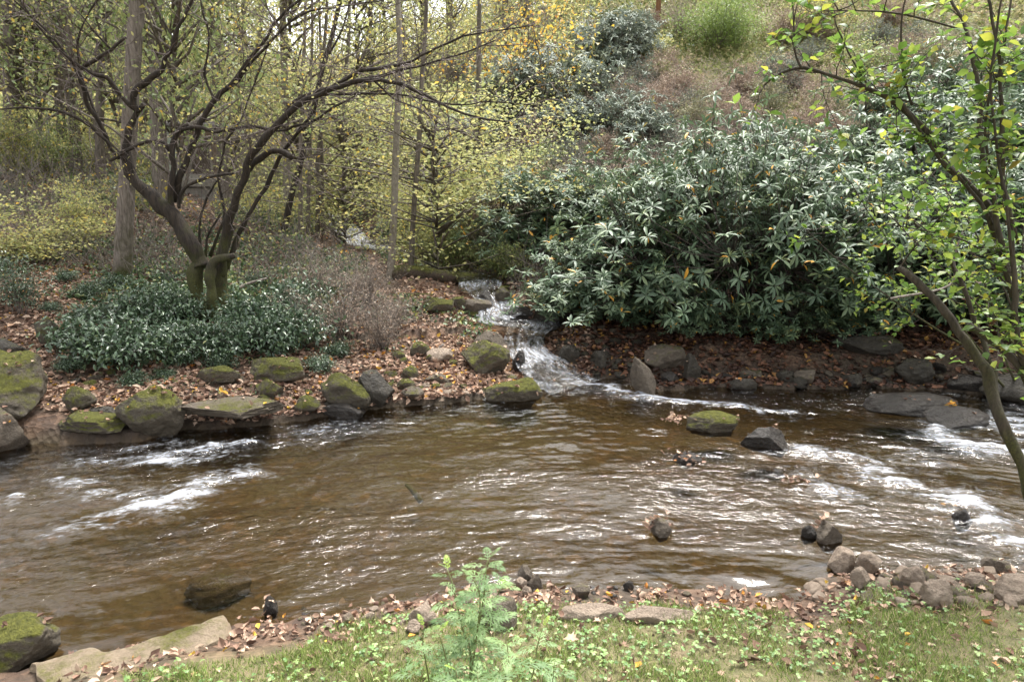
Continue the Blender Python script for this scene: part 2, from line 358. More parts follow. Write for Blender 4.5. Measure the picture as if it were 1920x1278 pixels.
STREAM = np.array([pz(*a) for a in [(1085, 728, 9.78), (1050, 712, 10.05), (1015, 683, 10.6), (985, 652, 11.1), (985, 628, 11.7), (992, 608, 12.2), (945, 600, 12.35), (935, 575, 12.9),
                                     (915, 553, 13.4), (900, 542, 13.9), (898, 527, 14.4), (870, 512, 15.3), (800, 490, 16.6), (725, 468, 18), (672, 455, 19), (655, 438, 20.5), (645, 425, 22.5), (625, 410, 26), (600, 395, 31)]])
STREAM[0, 2] = .01; STREAM[1, 2] = .07
SWID = np.array([.62, .5, .42, .32, .34, .55, .5, .34, .34, .4, .45, .4, .4, .4, .42, .4, .4, .4, .4])
def near_stream(x, y):
    bd = np.full(np.shape(x), 1e9); bz = np.zeros(np.shape(x)); bw = np.zeros(np.shape(x))
    for i in range(len(STREAM)-1):
        a, b = STREAM[i], STREAM[i+1]; ab = b[:2]-a[:2]
        t = np.clip(((x-a[0])*ab[0]+(y-a[1])*ab[1])/(ab@ab), 0, 1)
        d = np.hypot(x-a[0]-t*ab[0], y-a[1]-t*ab[1]); m = d < bd
        bd = np.where(m, d, bd); bz = np.where(m, a[2]+t*(b[2]-a[2]), bz); bw = np.where(m, SWID[i]*(1-t)+SWID[i+1]*t, bw)
    return bd, bz, bw
def hgt(x, y):
    x = np.asarray(x, float); y = np.asarray(y, float)
    yn = np.interp(x, NS[:, 0], NS[:, 1])+n2(x, y*0, 2.1, 2, 5)*.12; yf = np.interp(x, FS[:, 0], FS[:, 1])+n2(x, y*0, 1.7, 2, 8)*.15
    far = np.maximum(tps(x, y), .05)
    dn = yn-y; df = y-yf; inn = np.minimum(-dn, -df)
    bed = -.30*ss(0, .9, inn)-.03+n2(x, y, 1.3, 3, 9)*.08*ss(0, .5, inn)
    nearz = .03+.17*ss(0, .8, dn)+.05*ss(.5, 3, dn)+n2(x, y, 1.5, 3, 3)*.025*ss(0, .5, dn)
    rough = n2(x, y, .9, 3, 11)*.14+n2(x, y, 3.5, 3, 12)*.05
    farz = far*ss(-.1, .75, df)+rough*ss(.1, 1, df)*(1+ss(14, 30, y)*2)
    farz = np.maximum(farz, -.02+.1*ss(0, .5, df))
    h = np.where(dn > 0, nearz, np.where(df > 0, farz, bed))
    d, z, wd = near_stream(x, y)
    k = ss(wd*.75, wd*.75+.8, d); h = np.where(df > -.3, (z-.14)*(1-k)+np.maximum(h, z+.03*k)*k, h)
    return h
def PG(px, py):
    """ground point seen at pixel (px,py)"""
    a = W(px, py, 1.0); ts = np.concatenate([np.arange(1.5, 40, .02), np.arange(40, 140, .2)])
    x = a[0]*ts; z = CAMH+(a[2]-CAMH)*ts; g = hgt(x, ts); i = np.argmax(z < g)
    return np.array([x[i], ts[i], g[i]])
def GZ(x, y): return float(hgt(np.array([x]), np.array([y]))[0])
def axis(lo, hi, f0, f1, fine, grow):
    a = list(np.arange(f0, f1+1e-6, fine)); s = fine
    while a[-1] < hi: s *= grow; a.append(a[-1]+s)
    s = fine; b = []; c = f0
    while c > lo: s *= grow; c -= s; b.append(c)
    return np.array(b[::-1]+a)
gx = axis(-260, 260, -9.5, 9.5, .08, 1.05); gy = axis(-120, 500, 1.8, 17, .08, 1.035)
X, Y = np.meshgrid(gx, gy); x = X.ravel(); y = Y.ravel(); z = hgt(x, y)
cap = 26+6*n2(x, y, .02, 2, 4); z = np.where(y > 60, np.minimum(z, cap), z); z = np.where(np.abs(x) > 45, np.minimum(z, cap), z); z = np.where(y < -2, np.minimum(z, .3), z)
nx, ny = len(gx), len(gy); i = np.arange(ny-1)[:, None]*nx; j = np.arange(nx-1)[None]
Q = np.stack([i+j, i+j+1, i+nx+j+1, i+nx+j], -1).reshape(-1, 4)
yn = np.interp(x, NS[:, 0], NS[:, 1]); yf = np.interp(x, FS[:, 0], FS[:, 1]); sd, sz, sw = near_stream(x, y)
a_bed = ss(.03, -.05, z); a_near = (y < yn).astype(float)*ss(.08, .2, z); a_hill = ss(20, 24, y)*ss(2.5, 5, x+ (y-20)*.05)
gp = W(1340, 120, 33); a_grass = np.exp(-(((x-9.5)/4.5)**2+((y-33)/6)**2)); cl = PG(1045, 75); a_clay = np.exp(-(((x-cl[0])/1.6)**2+((y-cl[1])/1.3)**2))
m, t, ns, ls = mat('forest_ground'); b = ns['Principled BSDF']
def attr(ns, n): a = ns.new('ShaderNodeAttribute'); a.attribute_name = n; return a.outputs['Fac']
v1 = tex(ns, ls, 14, 3, 'Object', kind='v'); n1 = tex(ns, ls, 9, 8, 'Object', .7); n5 = tex(ns, ls, .9, 5, 'Object')
lit = ramp(ns, [(0, (.045, .025, .015)), (.4, (.13, .075, .045)), (.7, (.24, .15, .095)), (1, (.36, .24, .16))])
sepv = ns.new('ShaderNodeSeparateColor'); ls.new(v1.outputs['Color'], sepv.inputs[0]); ls.new(mth(ns, ls, 'MULTIPLY', sepv.outputs[0], n1.outputs[0]), lit.inputs[0])
soil = ramp(ns, [(.3, (.03, .022, .014)), (.7, (.10, .07, .045))]); ls.new(n1.outputs[0], soil.inputs[0])
col = mixc(ns, ls, rng(ns, ls, n5.outputs[0], .42, .58), soil.outputs[0], lit.outputs[0])
gr = ramp(ns, [(.3, (.06, .05, .025)), (.5, (.13, .12, .05)), (.7, (.22, .16, .10))]); ls.new(n1.outputs[0], gr.inputs[0])
col = mixc(ns, ls, attr(ns, 'near'), col, gr.outputs[0])
hb = ramp(ns, [(.35, (.11, .07, .05)), (.5, (.19, .15, .08)), (.65, (.13, .15, .05))]); ls.new(n5.outputs[0], hb.inputs[0])
col = mixc(ns, ls, attr(ns, 'hill'), col, hb.outputs[0]); col = mixc(ns, ls, attr(ns, 'hgrass'), col, (.17, .19, .055))
col = mixc(ns, ls, attr(ns, 'clay'), col, (.30, .14, .09))
v2 = tex(ns, ls, 11, 3, 'Object', kind='v', vec=(1, 1.0, 1)); v3 = tex(ns, ls, 2.2, 6, 'Object')
bedc = ramp(ns, [(0, (.035, .024, .013)), (.35, (.085, .056, .027)), (.6, (.05, .036, .02)), (.8, (.15, .095, .042)), (1, (.20, .145, .085))])
sep2 = ns.new('ShaderNodeSeparateColor'); ls.new(v2.outputs['Color'], sep2.inputs[0])
ls.new(mth(ns, ls, 'ADD', mth(ns, ls, 'MULTIPLY', sep2.outputs[0], .6), mth(ns, ls, 'MULTIPLY', v3.outputs[0], .4)), bedc.inputs[0])
bc = mixc(ns, ls, rng(ns, ls, v3.outputs[0], .42, .56), bedc.outputs[0], (.075, .058, .03))
col = mixc(ns, ls, attr(ns, 'wet'), col, (.035, .024, .015)); col = mixc(ns, ls, attr(ns, 'bed'), col, bc); ls.new(col, b.inputs['Base Color']); b.inputs['Roughness'].default_value = .85
bump(ns, ls, mth(ns, ls, 'ADD', n1.outputs[0], v1.outputs['Distance']), .8, .05, b)
tag(mk('ground', np.c_[x, y, z], Q, m, vert={'wet': .85*ss(.24, .10, z)*(y > 5.5)*ss(-6.3, -5.2, x), 'bed': a_bed, 'near': a_near, 'hill': a_hill, 'hgrass': a_grass, 'clay': a_clay}), kind='structure')

# ------------------------------------------------------------------ water
def watermat(name, tint, foamscale, b1=.5, b2=.35):
    m, t, ns, ls = mat(name); ns.remove(ns['Principled BSDF'])
    fl = ns.new('ShaderNodeAttribute'); fl.attribute_name = 'flow'
    def nz(sc, det, rg=.6):
        n = ns.new('ShaderNodeTexNoise'); n.inputs['Scale'].default_value = sc; n.inputs['Detail'].default_value = det; n.inputs['Roughness'].default_value = rg; ls.new(fl.outputs['Vector'], n.inputs['Vector']); return n
    tr = ns.new('ShaderNodeBsdfTransparent'); tr.inputs[0].default_value = (*tint, 1)
    gl = ns.new('ShaderNodeBsdfGlossy'); gl.inputs['Roughness'].default_value = .03; gl.inputs[0].default_value = (1, 1, 1, 1)
    nA = nz(8, 5, .55); nB = nz(24, 3, .5)
    ch = attr(ns, 'chop'); nb = bump(ns, ls, mth(ns, ls, 'MULTIPLY', nA.outputs[0], ch), b1, .07, None); nb = bump(ns, ls, mth(ns, ls, 'MULTIPLY', nB.outputs[0], ch), b2, .022, None, nb)
    ls.new(nb, gl.inputs['Normal']); fr = ns.new('ShaderNodeFresnel'); fr.inputs[0].default_value = 1.34; ls.new(nb, fr.inputs['Normal'])
    mx = ns.new('ShaderNodeMixShader'); ls.new(mth(ns, ls, 'MULTIPLY', fr.outputs[0], 1.3, True), mx.inputs[0]); ls.new(tr.outputs[0], mx.inputs[1]); ls.new(gl.outputs[0], mx.inputs[2])
    fo = ns.new('ShaderNodeBsdfPrincipled'); fo.inputs['Base Color'].default_value = (.62, .65, .70, 1); fo.inputs['Roughness'].default_value = .35
    nC = nz(foamscale, 7, .72); nD = nz(foamscale*.22, 4)
    f = mth(ns, ls, 'ADD', mth(ns, ls, 'MULTIPLY', attr(ns, 'foam'), 1.35), mth(ns, ls, 'MULTIPLY', nC.outputs[0], 3.0))
    f = mth(ns, ls, 'ADD', f, mth(ns, ls, 'MULTIPLY', nD.outputs[0], 1.3))
    f = rng(ns, ls, f, 2.55, 3.75); m2 = ns.new('ShaderNodeMixShader'); ls.new(mth(ns, ls, 'MULTIPLY', f, .78), m2.inputs[0])
    ls.new(bump(ns, ls, nC.outputs[0], .7, .04, None), fo.inputs['Normal'])
    ls.new(mx.outputs[0], m2.inputs[1]); ls.new(fo.outputs[0], m2.inputs[2]); ls.new(m2.outputs[0], ns['Material Output'].inputs[0])
    return m
M['water'] = watermat('creek_water', (.66, .585, .44), 24, .5, .4)
M['fall'] = watermat('tumbling_water', (.75, .70, .62), 7, .8, .6)
wx = axis(-40, 40, -8, 8.5, .03, 1.12); wy = np.arange(1.6, 12.5, .026); X, Y = np.meshgrid(wx, wy); x = X.ravel(); y = Y.ravel()
def zpt(px, py): a = W(px, py, 1.); t_ = CAMH/(CAMH-a[2]); return np.array([a[0]*t_, t_])
foam = np.zeros(len(x))
for (p0, q0, p1, q1, wd, st) in [(200, 855, 290, 832, .10, .55), (300, 865, 400, 838, .13, .85), (330, 845, 470, 830, .12, .6), (270, 945, 350, 915, .12, .95), (350, 915, 460, 890, .10, .6), (100, 905, 190, 925, .07, .6), (60, 920, 30, 935, .05, .6), (130, 990, 200, 975, .08, .45),
        (420, 845, 640, 800, .12, .35), (1150, 735, 1290, 752, .09, .7), (1290, 752, 1480, 770, .08, .6), (1480, 765, 1540, 770, .07, .35), (1480, 845, 1560, 862, .10, .8), (1560, 862, 1640, 872, .12, .8), (1630, 870, 1720, 850, .10, .75),
        (1740, 795, 1780, 825, .07, .85), (1770, 825, 1900, 850, .11, .95), (1840, 790, 1960, 800, .14, .9), (1900, 800, 2050, 850, .2, .9), (1650, 898, 1720, 912, .10, .8), (1750, 920, 1820, 945, .11, .85), (1810, 945, 1860, 990, .12, .8), (1860, 985, 1930, 1025, .13, .75),
        (1500, 895, 1560, 925, .12, .4), (1060, 715, 1130, 728, .12, .85), (1000, 735, 1060, 728, .1, .3), (1690, 715, 1900, 760, .10, .35), (760, 925, 830, 930, .05, .2)]:
    a, b_ = zpt(p0, q0), zpt(p1, q1); ab = b_-a; t_ = np.clip(((x-a[0])*ab[0]+(y-a[1])*ab[1])/(ab@ab), 0, 1)
    d = np.hypot(x-a[0]-t_*ab[0], (y-a[1]-t_*ab[1])); foam = np.maximum(foam, st*.78*np.exp(-(d/(wd*2.6))**1.3))
fv = y+.035*(x-1.2)**2+.06*n2(x, y, .8, 2, 23)
def rid(a, b, o, sd): return (1-np.abs(fbm(np.stack([x*a, fv*b, x*0], -1), o, sd)))**2.2
calm = .55+.45*ss(-.3, .2, n2(x*.6, y, .7, 2, 27))
z = fbm(np.stack([x*1.7, fv*3.6, x*0], -1), 4, 21)*.030+fbm(np.stack([x*.5, fv*1.1, x*0], -1), 2, 25)*.03+calm*(rid(3.4, 8.5, 3, 22)*.015+rid(6, 14, 2, 29)*.006)-.015
foam = foam*(.45+1.0*ss(-.25, .35, fbm(np.stack([x*2.6, fv*7, x*0], -1), 4, 33)))
z += foam*(.03+.09*np.abs(fbm(np.stack([x*3.2, y*5.5, x*0], -1), 3, 31)))
nx, ny = len(wx), len(wy); i = np.arange(ny-1)[:, None]*nx; j = np.arange(nx-1)[None]
Q = np.stack([i+j, i+j+1, i+nx+j+1, i+nx+j], -1).reshape(-1, 4)
g = hgt(x, y); keep = (g[Q].min(1) < .10) & (y[Q].min(1) < np.interp(x[Q[:, 0]], FS[:, 0], FS[:, 1])+.6)
tag(mk('creek_water', np.c_[x, y, z], Q[keep], M['water'], vert={'foam': foam, 'flow': np.stack([x*.5, fv, z], -1), 'chop': np.clip(.25+1.1*ss(-.3, .3, n2(x*.5, fv, .9, 3, 28))+foam, 0, 1.4)}), kind='structure')
# tributary surface
sp, swd = smoothline(STREAM, SWID, 14); k = 22; Vs = []; fo = []
d = np.gradient(sp, axis=0); slope = np.abs(d[:, 2])/np.maximum(np.hypot(d[:, 0], d[:, 1]), 1e-4); nrm = unit(np.c_[-d[:, 1], d[:, 0], 0*d[:, 0]])
for i_ in range(len(sp)):
    s_ = np.linspace(-1, 1, k)[:, None]; q = sp[i_]+nrm[i_]*s_*swd[i_]*1.05; Vs.append(q); fo.append(np.full(k, np.clip(.14+slope[i_]*1.3+.28*(sp[i_][1] > 18), 0, .85)))
V = np.concatenate(Vs); V[:, 2] += fbm(V*np.array([6, 6, 3]), 3, 41)*.05*np.repeat(ss(0, 12, np.arange(len(sp))), k)+.02; n = len(sp)
i = np.arange(n-1)[:, None]*k; j = np.arange(k-1)[None]; Q = np.stack([i+j, i+k+j, i+k+j+1, i+j+1], -1).reshape(-1, 4); al = np.repeat(np.cumsum(np.r_[0, np.linalg.norm(np.diff(sp, axis=0), axis=1)]), k)
tag(mk('side_stream_water', V, Q, M['fall'], vert={'foam': np.concatenate(fo), 'flow': np.stack([al*.7, np.tile(np.linspace(-1, 1, k), n)*.8, al*0], -1), 'chop': al*0+1}), kind='structure')

# ------------------------------------------------------------------ rocks
import bmesh
def ico(sub):
    bm = bmesh.new(); bmesh.ops.create_icosphere(bm, subdivisions=sub, radius=1)
    v = np.array([q.co[:] for q in bm.verts]); f = np.array([[q.index for q in p.verts] for p in bm.faces]); bm.free(); return v, f
ICO5 = ico(5); ICO4 = ico(4); ICO3 = ico(3)
def rockverts(seed, base=ICO4, ang=.6, rough=.10):
    rs = np.random.RandomState(seed); v, f = base; v = v.copy()
    v = v*(1+.22*fbm(v*1.3+seed*3.1, 2, seed)[:, None])
    for _ in range(14):
        nn = unit(rs.normal(size=3)); c = rs.uniform(.55, .9); dd = v@nn-c; v = v-np.outer(np.maximum(dd, 0)*min(ang+.35, 1.), nn)
    v = v+unit(v)*(rough*fbm(v*3+seed, 4, seed+1)[:, None]+.05*fbm(v*9+seed, 3, seed+2)[:, None])
    v = v/np.abs(v).max(0)
    return v, f
NR = [0]
def rock(x0, y0, x1, y1, Y, m, label, dep=.8, rz=0., tilt=(0, 0), name='boulder', cat_='rock', ang=.6, sink=.15, group=None, seed=None, base=ICO4, man=False):
    """boulder whose visible outline is about the pixel box (x0,y0)-(x1,y1) at depth Y"""
    NR[0] += 1; cx = (x0+x1)/2
    if man: Yc = Y
    else:
        a = W(cx, y1, 1.); ts = np.arange(1.5, 40, .01); g = np.maximum(hgt(a[0]*ts, ts), 0); Yb = ts[np.argmax(CAMH+(a[2]-CAMH)*ts < g)]; Yc = Yb+(x1-x0)/F*Yb*.5*dep*.75
    sx = (x1-x0)/F*Yc*.5*1.04; sy = sx*dep; zt = W(cx, y0, Yc-sy*.25)[2]
    if man: zb = W(cx, y1, Yc-sy*.6)[2]; sink = .0
    if man == 2: zb = GZ(W(cx, y1, Yc)[0], Yc)-.05
    if man == 3: zt = -.15; zb = -.40
    if man: pass
    else: zb = max(GZ(W(cx, y1, Yc)[0], Yc-sy*.4), -.05) if y1 < 1060 else GZ(W(cx, y1, Yc)[0], Yc-sy*.4)
    hh = max(zt-zb, (y1-y0)/F*Yc*.45); zb2 = zt-hh*(1+sink+.15*(not man)); sz = (zt-zb2)/2
    v, f = rockverts(seed or NR[0]*7+3, base, ang); v = v*np.array([sx, sy, sz])
    o = mk(name, v, f, M[m]); o.location = (W(cx, y0, Yc)[0], Yc, (zt+zb2)/2); o.rotation_euler = (tilt[0], tilt[1], rz)
    if y0 > 560 and m != 'rock_dry' and sx > .1 and man != 3: RTOP.append((v*1.0+np.array(o.location), m))
    return tag(o, label, cat_, group)
RTOP = []
ROCKS = [
 (-90, 665, 95, 800, 8.6, 'rock_moss', 'large rounded mossy boulder at the left edge of the picture', dict(dep=.9, base=ICO5)),
 (-70, 765, 42, 850, 8.1, 'rock', 'grey half-mossy boulder at the left edge standing in sandy shallows', dict()),
 (-40, 635, 60, 690, 9.4, 'rock_dark', 'dark ledge of rock under fallen leaves above the left edge boulder', dict(dep=.6)),
 (100, 775, 243, 832, 7.75, 'rock_moss', 'low mossy boulder with bare grey top at the water, left of the steep green one', dict(dep=.7, base=ICO5)),
 (215, 730, 345, 828, 7.95, 'rock_moss', 'steep green mossy boulder with a pale tip leaning to the water', dict(dep=.7, tilt=(0, .35), base=ICO5)),
 (110, 725, 175, 778, 8.5, 'rock_moss', 'small mossy rock ringed with brown leaves behind the low mossy boulder', dict()),
 (160, 762, 222, 788, 8.2, 'rock_dark', 'thin dark ledge stone between two mossy boulders', dict(dep=.5)),
 (312, 752, 530, 790, 7.95, 'rock', 'long flat overhanging rock slab with leaves on top', dict(dep=.5, ang=.9, man=True, base=ICO5)),
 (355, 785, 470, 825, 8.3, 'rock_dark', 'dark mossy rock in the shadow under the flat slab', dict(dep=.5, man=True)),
 (365, 686, 448, 725, 9.3, 'rock_moss', 'bright mossy block behind the leaf-covered shelf', dict(ang=.9)),
 (468, 672, 575, 718, 9.5, 'rock_moss', 'wide mossy boulder under the low shrubs', dict()),
 (478, 712, 530, 750, 9.2, 'rock_moss', 'small mossy stone behind the right end of the flat slab', dict()),
 (545, 742, 600, 785, 8.75, 'rock_moss', 'small round mossy stone with a pale face at the water, right of the flat slab', dict()),
 (600, 700, 695, 768, 9.1, 'rock_moss', 'mossy stone grown over with grass beside the dark leaning wedge', dict()),
 (590, 755, 700, 785, 8.9, 'rock_wet', 'flat wet grey stone at the waterline left of the dark leaning wedge', dict(dep=.5)),
 (663, 698, 735, 758, 9.15, 'rock_dark', 'dark wedge-shaped boulder leaning right at the water', dict(tilt=(0, .5), ang=.9)),
 (735, 710, 780, 735, 9.5, 'rock_moss', 'small mossy cap stone lying over a hollow beside the dark wedge', dict()),
 (748, 726, 795, 752, 9.35, 'rock', 'small grey-green stone below the mossy cap stone', dict()),
 (750, 684, 785, 712, 9.95, 'rock_moss', 'little mossy stone just above the mossy cap stone', dict()),
 (856, 640, 956, 703, 10.5, 'rock_moss', 'big squat boulder with patchy moss beside the side stream', dict(dep=.8, ang=.75, base=ICO5, rock=1)),
 (880, 622, 957, 668, 11.1, 'rock', 'angular grey slab resting behind the big squat boulder', dict(ang=.9, dep=.5, tilt=(0, .15))),
 (960, 648, 985, 700, 10.45, 'rock_wet', 'upright wet grey rock between the squat boulder and the cascade', dict(dep=1.)),
 (896, 708, 1017, 755, 9.55, 'rock_moss', 'yellow-green mossy boulder lying in the water below the cascade', dict(dep=.6, tilt=(0, -.12), base=ICO5)),
 (980, 697, 1030, 718, 10.0, 'rock_wet', 'dark wet stone right behind the yellow-green boulder', dict(dep=.6)),
 (1022, 715, 1052, 728, 9.75, 'rock_wet', 'small flat dark stone in the foam below the cascade', dict()),
 (930, 700, 975, 712, 10.0, 'rock', 'thin brown stone on the leaf beach under the squat boulder', dict(dep=.5)),
 (1047, 645, 1088, 684, 10.8, 'rock_dark', 'smooth dark boulder at the right bank of the cascade', dict()),
 (1108, 655, 1148, 692, 10.6, 'rock_dark', 'mossy dark boulder right of the smooth one, among red-brown leaves', dict()),
 (985, 628, 1022, 650, 11.4, 'rock_wet', 'low dark wet rock in the middle of the side stream', dict()),
 (928, 536, 962, 580, 13.3, 'rock_moss', 'mossy boulder splitting the upper cascade', dict()),
 (888, 543, 925, 578, 13.2, 'rock_wet', 'wet brown rock with water running over it, at the top of the cascade', dict()),
 (938, 572, 1003, 612, 12.45, 'rock_wet', 'broad wet rock face with thin water sheets, in mid cascade', dict(dep=.6)),
 (980, 598, 1015, 618, 12.1, 'rock_wet', 'round wet stone at the foot of the mid cascade', dict()),
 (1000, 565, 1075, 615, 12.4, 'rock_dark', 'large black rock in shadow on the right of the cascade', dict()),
 (840, 552, 880, 578, 13.3, 'rock_moss', 'flat mossy stone left of the upper cascade', dict()),
 (860, 560, 925, 595, 12.7, 'rock', 'brown mossy bank rock left of the mid cascade', dict(dep=.6)),
 (790, 555, 860, 590, 12.9, 'rock_moss', 'moss mound with pale leaves under the short broken stick', dict(dep=.8)),
 (1183, 660, 1230, 740, 10.15, 'rock', 'tilted flat-faced slab dipping into the water right of the leaf bank', dict(dep=.6, tilt=(0, -.45), ang=.95)),
 (1205, 645, 1290, 695, 10.5, 'rock', 'overhanging olive-grey boulder above the tilted slab', dict(dep=.7, ang=.8, base=ICO5)),
 (1280, 660, 1315, 715, 10.5, 'rock_dark', 'narrow dark boulder right of the overhanging one', dict()),
 (1240, 698, 1275, 718, 10.3, 'rock_wet', 'small grey stone in the black hollow under the overhanging boulder', dict()),
 (1363, 708, 1420, 730, 9.9, 'rock_dark', 'flat brown stone at the far waterline under the rhododendrons', dict(dep=.5)),
 (1490, 692, 1532, 720, 10.1, 'rock', 'pale brown boulder at the far waterline, mid right', dict()),
 (1580, 700, 1620, 725, 10.0, 'rock_dark', 'brown stone among fallen leaves left of the big dark far-bank boulder', dict()),
 (1455, 690, 1490, 715, 10.3, 'rock_dark', 'dark stone just left of the pale brown far-bank boulder', dict()),
 (1676, 668, 1765, 720, 10.0, 'rock_dark', 'big dark dome-shaped boulder with leaves on it, far bank right', dict(base=ICO5)),
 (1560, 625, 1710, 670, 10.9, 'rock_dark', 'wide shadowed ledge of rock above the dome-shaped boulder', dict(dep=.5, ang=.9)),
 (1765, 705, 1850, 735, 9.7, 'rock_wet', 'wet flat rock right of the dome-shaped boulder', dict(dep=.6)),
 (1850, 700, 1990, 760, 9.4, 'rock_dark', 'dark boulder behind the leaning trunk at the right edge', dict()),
 (1625, 740, 1795, 775, 9.0, 'rock_wet', 'wet black rock hump awash in the far right current', dict(dep=.5)),
 (1735, 765, 1850, 800, 8.4, 'rock_wet', 'flat dark rock with orange leaves on it between two white rapids', dict(dep=.6)),
 (1278, 774, 1393, 812, 8.15, 'rock_moss', 'flat mossy rock island in mid creek with a leafy gravel tail', dict(dep=.55, ang=.9, base=ICO5)),
 (1390, 800, 1487, 842, 7.6, 'rock_wet', 'flat wet slab with two leaves sloping down right of the mossy island', dict(dep=.6, ang=.95, tilt=(0, .18))),
 (1530, 972, 1583, 1016, 5.45, 'rock', 'jagged brown stone standing in the near shallows', dict(ang=.9)),
 (1505, 985, 1535, 1008, 5.5, 'rock_wet', 'small rounded stone touching the jagged brown one', dict()),
 (1553, 1028, 1607, 1068, 4.95, 'rock_dry', 'pale angular stone at the outermost tip of the near gravel bar', dict(ang=.9)),
 (1608, 1038, 1660, 1078, 4.85, 'rock_dry', 'grey cracked stone right of the pale angular one', dict(ang=.9)),
 (1595, 1065, 1637, 1108, 4.6, 'rock_dry', 'upright tan stone among leaves on the near gravel bar', dict(ang=.9)),
 (1683, 1060, 1735, 1105, 4.65, 'rock_dry', 'yellowish cracked boulder on the near gravel bar', dict(ang=.9)),
 (1725, 1085, 1790, 1140, 4.4, 'rock_dry', 'long pale slanting block beside the yellowish cracked boulder', dict(ang=.9, tilt=(0, .4))),
 (1807, 1072, 1858, 1105, 4.7, 'rock_dry', 'rounded orange-tan boulder at the water near the right edge', dict()),
 (1855, 1085, 1960, 1130, 4.5, 'rock_dry', 'wide flat beige boulder at the right edge of the near bank', dict(dep=.6)),
 (1843, 1048, 1900, 1076, 4.95, 'rock', 'mossy grey stone in the water behind the orange-tan boulder', dict()),
 (-80, 1178, 97, 1258, 3.85, 'rock_moss', 'round mossy boulder in the bottom left corner at the near waterline', dict(base=ICO5)),
 (965, 1060, 1000, 1090, 4.6, 'rock', 'brown stone topmost of the little pile behind the green herb', dict()),
 (985, 1076, 1022, 1102, 4.5, 'rock', 'grey-brown stone right in the little pile behind the green herb', dict()),
 (960, 1078, 990, 1104, 4.45, 'rock_dry', 'tan stone left in the little pile behind the green herb', dict()),
 (978, 1096, 998, 1118, 4.35, 'rock_dry', 'cream pebble at the foot of the little stone pile', dict()),
 (1070, 1092, 1108, 1122, 4.35, 'rock', 'grey angular stone at the near waterline right of the little pile', dict(ang=.9)),
 (1166, 1087, 1190, 1108, 4.4, 'rock_wet', 'round dark grey stone alone at the bright water edge', dict()),
 (1222, 1106, 1248, 1118, 4.35, 'rock_dry', 'flat white pebble right of the round dark stone', dict()),
 (760, 1133, 822, 1175, 4.0, 'rock_dry', 'tan rounded block with leaves left of the green herb', dict()),
 (638, 1148, 668, 1172, 4.0, 'rock_dry', 'pale upright stone at the left end of the pebble line', dict()),
 (675, 1148, 705, 1168, 4.05, 'rock_dry', 'small pink-tan stone next to the pale upright one', dict()),
 (755, 1165, 790, 1190, 3.85, 'rock_dry', 'half-buried tan stone in front of the tan rounded block', dict()),
 (890, 1120, 975, 1180, 3.9, 'rock', 'flat grey-pink slab half hidden by the green herb', dict(dep=.8)),
 (1020, 1134, 1180, 1165, 4.0, 'rock_dry', 'long flat grey stone ledge set in the near bank grass', dict(dep=.35, ang=.9, sink=.5)),
 (1160, 1140, 1310, 1168, 3.95, 'rock_dry', 'second flat grey stone ledge, its right end by the mossy strip', dict(dep=.3, ang=.9, sink=.5)),
 (340, 1056, 470, 1074, 4.95, 'rock', 'long dark boulder just under the surface in the lower left water', dict(dep=.8, man=3, seed=911, ang=.15)),
 (487, 1118, 520, 1150, 4.3, 'rock_wet', 'dark stone with a brown leaf against it in the near shallows', dict()),
 (1215, 973, 1262, 1002, 5.5, 'rock', 'grey stone buried in brown leaves in the near shallows', dict()),
 (1790, 948, 1825, 980, 5.9, 'rock_wet', 'dark stone with caught brown leaves in the right current', dict()),
 (1258, 850, 1318, 872, 7.0, 'rock_wet', 'low stone under a clump of red-brown leaves in mid creek', dict(dep=.7)),
 (60, 585, 108, 648, 10.0, 'rock_moss', 'bright mossy hump on the leaf slope above the left edge boulders', dict()),
 (735, 655, 760, 675, 10.4, 'rock_moss', 'tiny mossy stone on the leaf slope below the grey dry bush', dict()),
 (800, 650, 850, 678, 10.7, 'rock_dry', 'tan stone in the rubble left of the squat boulder', dict()),
 (765, 640, 810, 668, 10.9, 'rock_moss', 'mossy stone in the rubble left of the tan one', dict()),
 (795, 700, 845, 720, 10.0, 'rock', 'flat brown stone at the head of the little leaf beach', dict(dep=.6)),
 (690, 432, 715, 444, 19.6, 'rock_wet', 'dark wet stone right of the small distant waterfall', dict()),
 (672, 447, 735, 470, 18.2, 'rock_dark', 'sloping brown rock beside the small distant waterfall', dict()),
 (915, 1108, 935, 1122, 4.3, 'rock_dry', 'little grey pebble showing through the top of the green herb', dict()),
]
for (a, b0, c, d0, Yy, mm, lb, kw) in ROCKS:
    kw = dict(kw); kw.pop('rock', None); rock(a, b0, c, d0, Yy, mm, lb, **kw)
# cobbles: three shared shapes, copied
protos = []
for s_ in range(4):
    v, f = rockverts(500+s_, ICO3, .8); protos.append((v, f))
def cobbles(n, sampler, mats, smin, smax, label, group, seed):
    rs = np.random.RandomState(seed); mes = {}
    for q in range(n):
        p = sampler(rs); s_ = smin+(smax-smin)*rs.rand()**2; k_ = (rs.randint(4), mats[rs.randint(len(mats))])
        if k_ not in mes:
            v, f = protos[k_[0]]; o = mk('cobble', v*np.array([1, .8, .6]), f, M[k_[1]]); mes[k_] = o
        else: o = mes[k_].copy(); COL.objects.link(o)
        o.location = (p[0], p[1], p[2]+s_*.2); o.scale = (s_, s_, s_); o.rotation_euler = (rs.uniform(-.4, .4), rs.uniform(-.4, .4), rs.uniform(0, 6.28))
        tag(o, label, 'stone', group)
def smp(boxes):
    def f(rs):
        b_ = boxes[rs.randint(len(boxes))]; return PG(rs.uniform(b_[0], b_[2]), rs.uniform(b_[1], b_[3]))
    return f
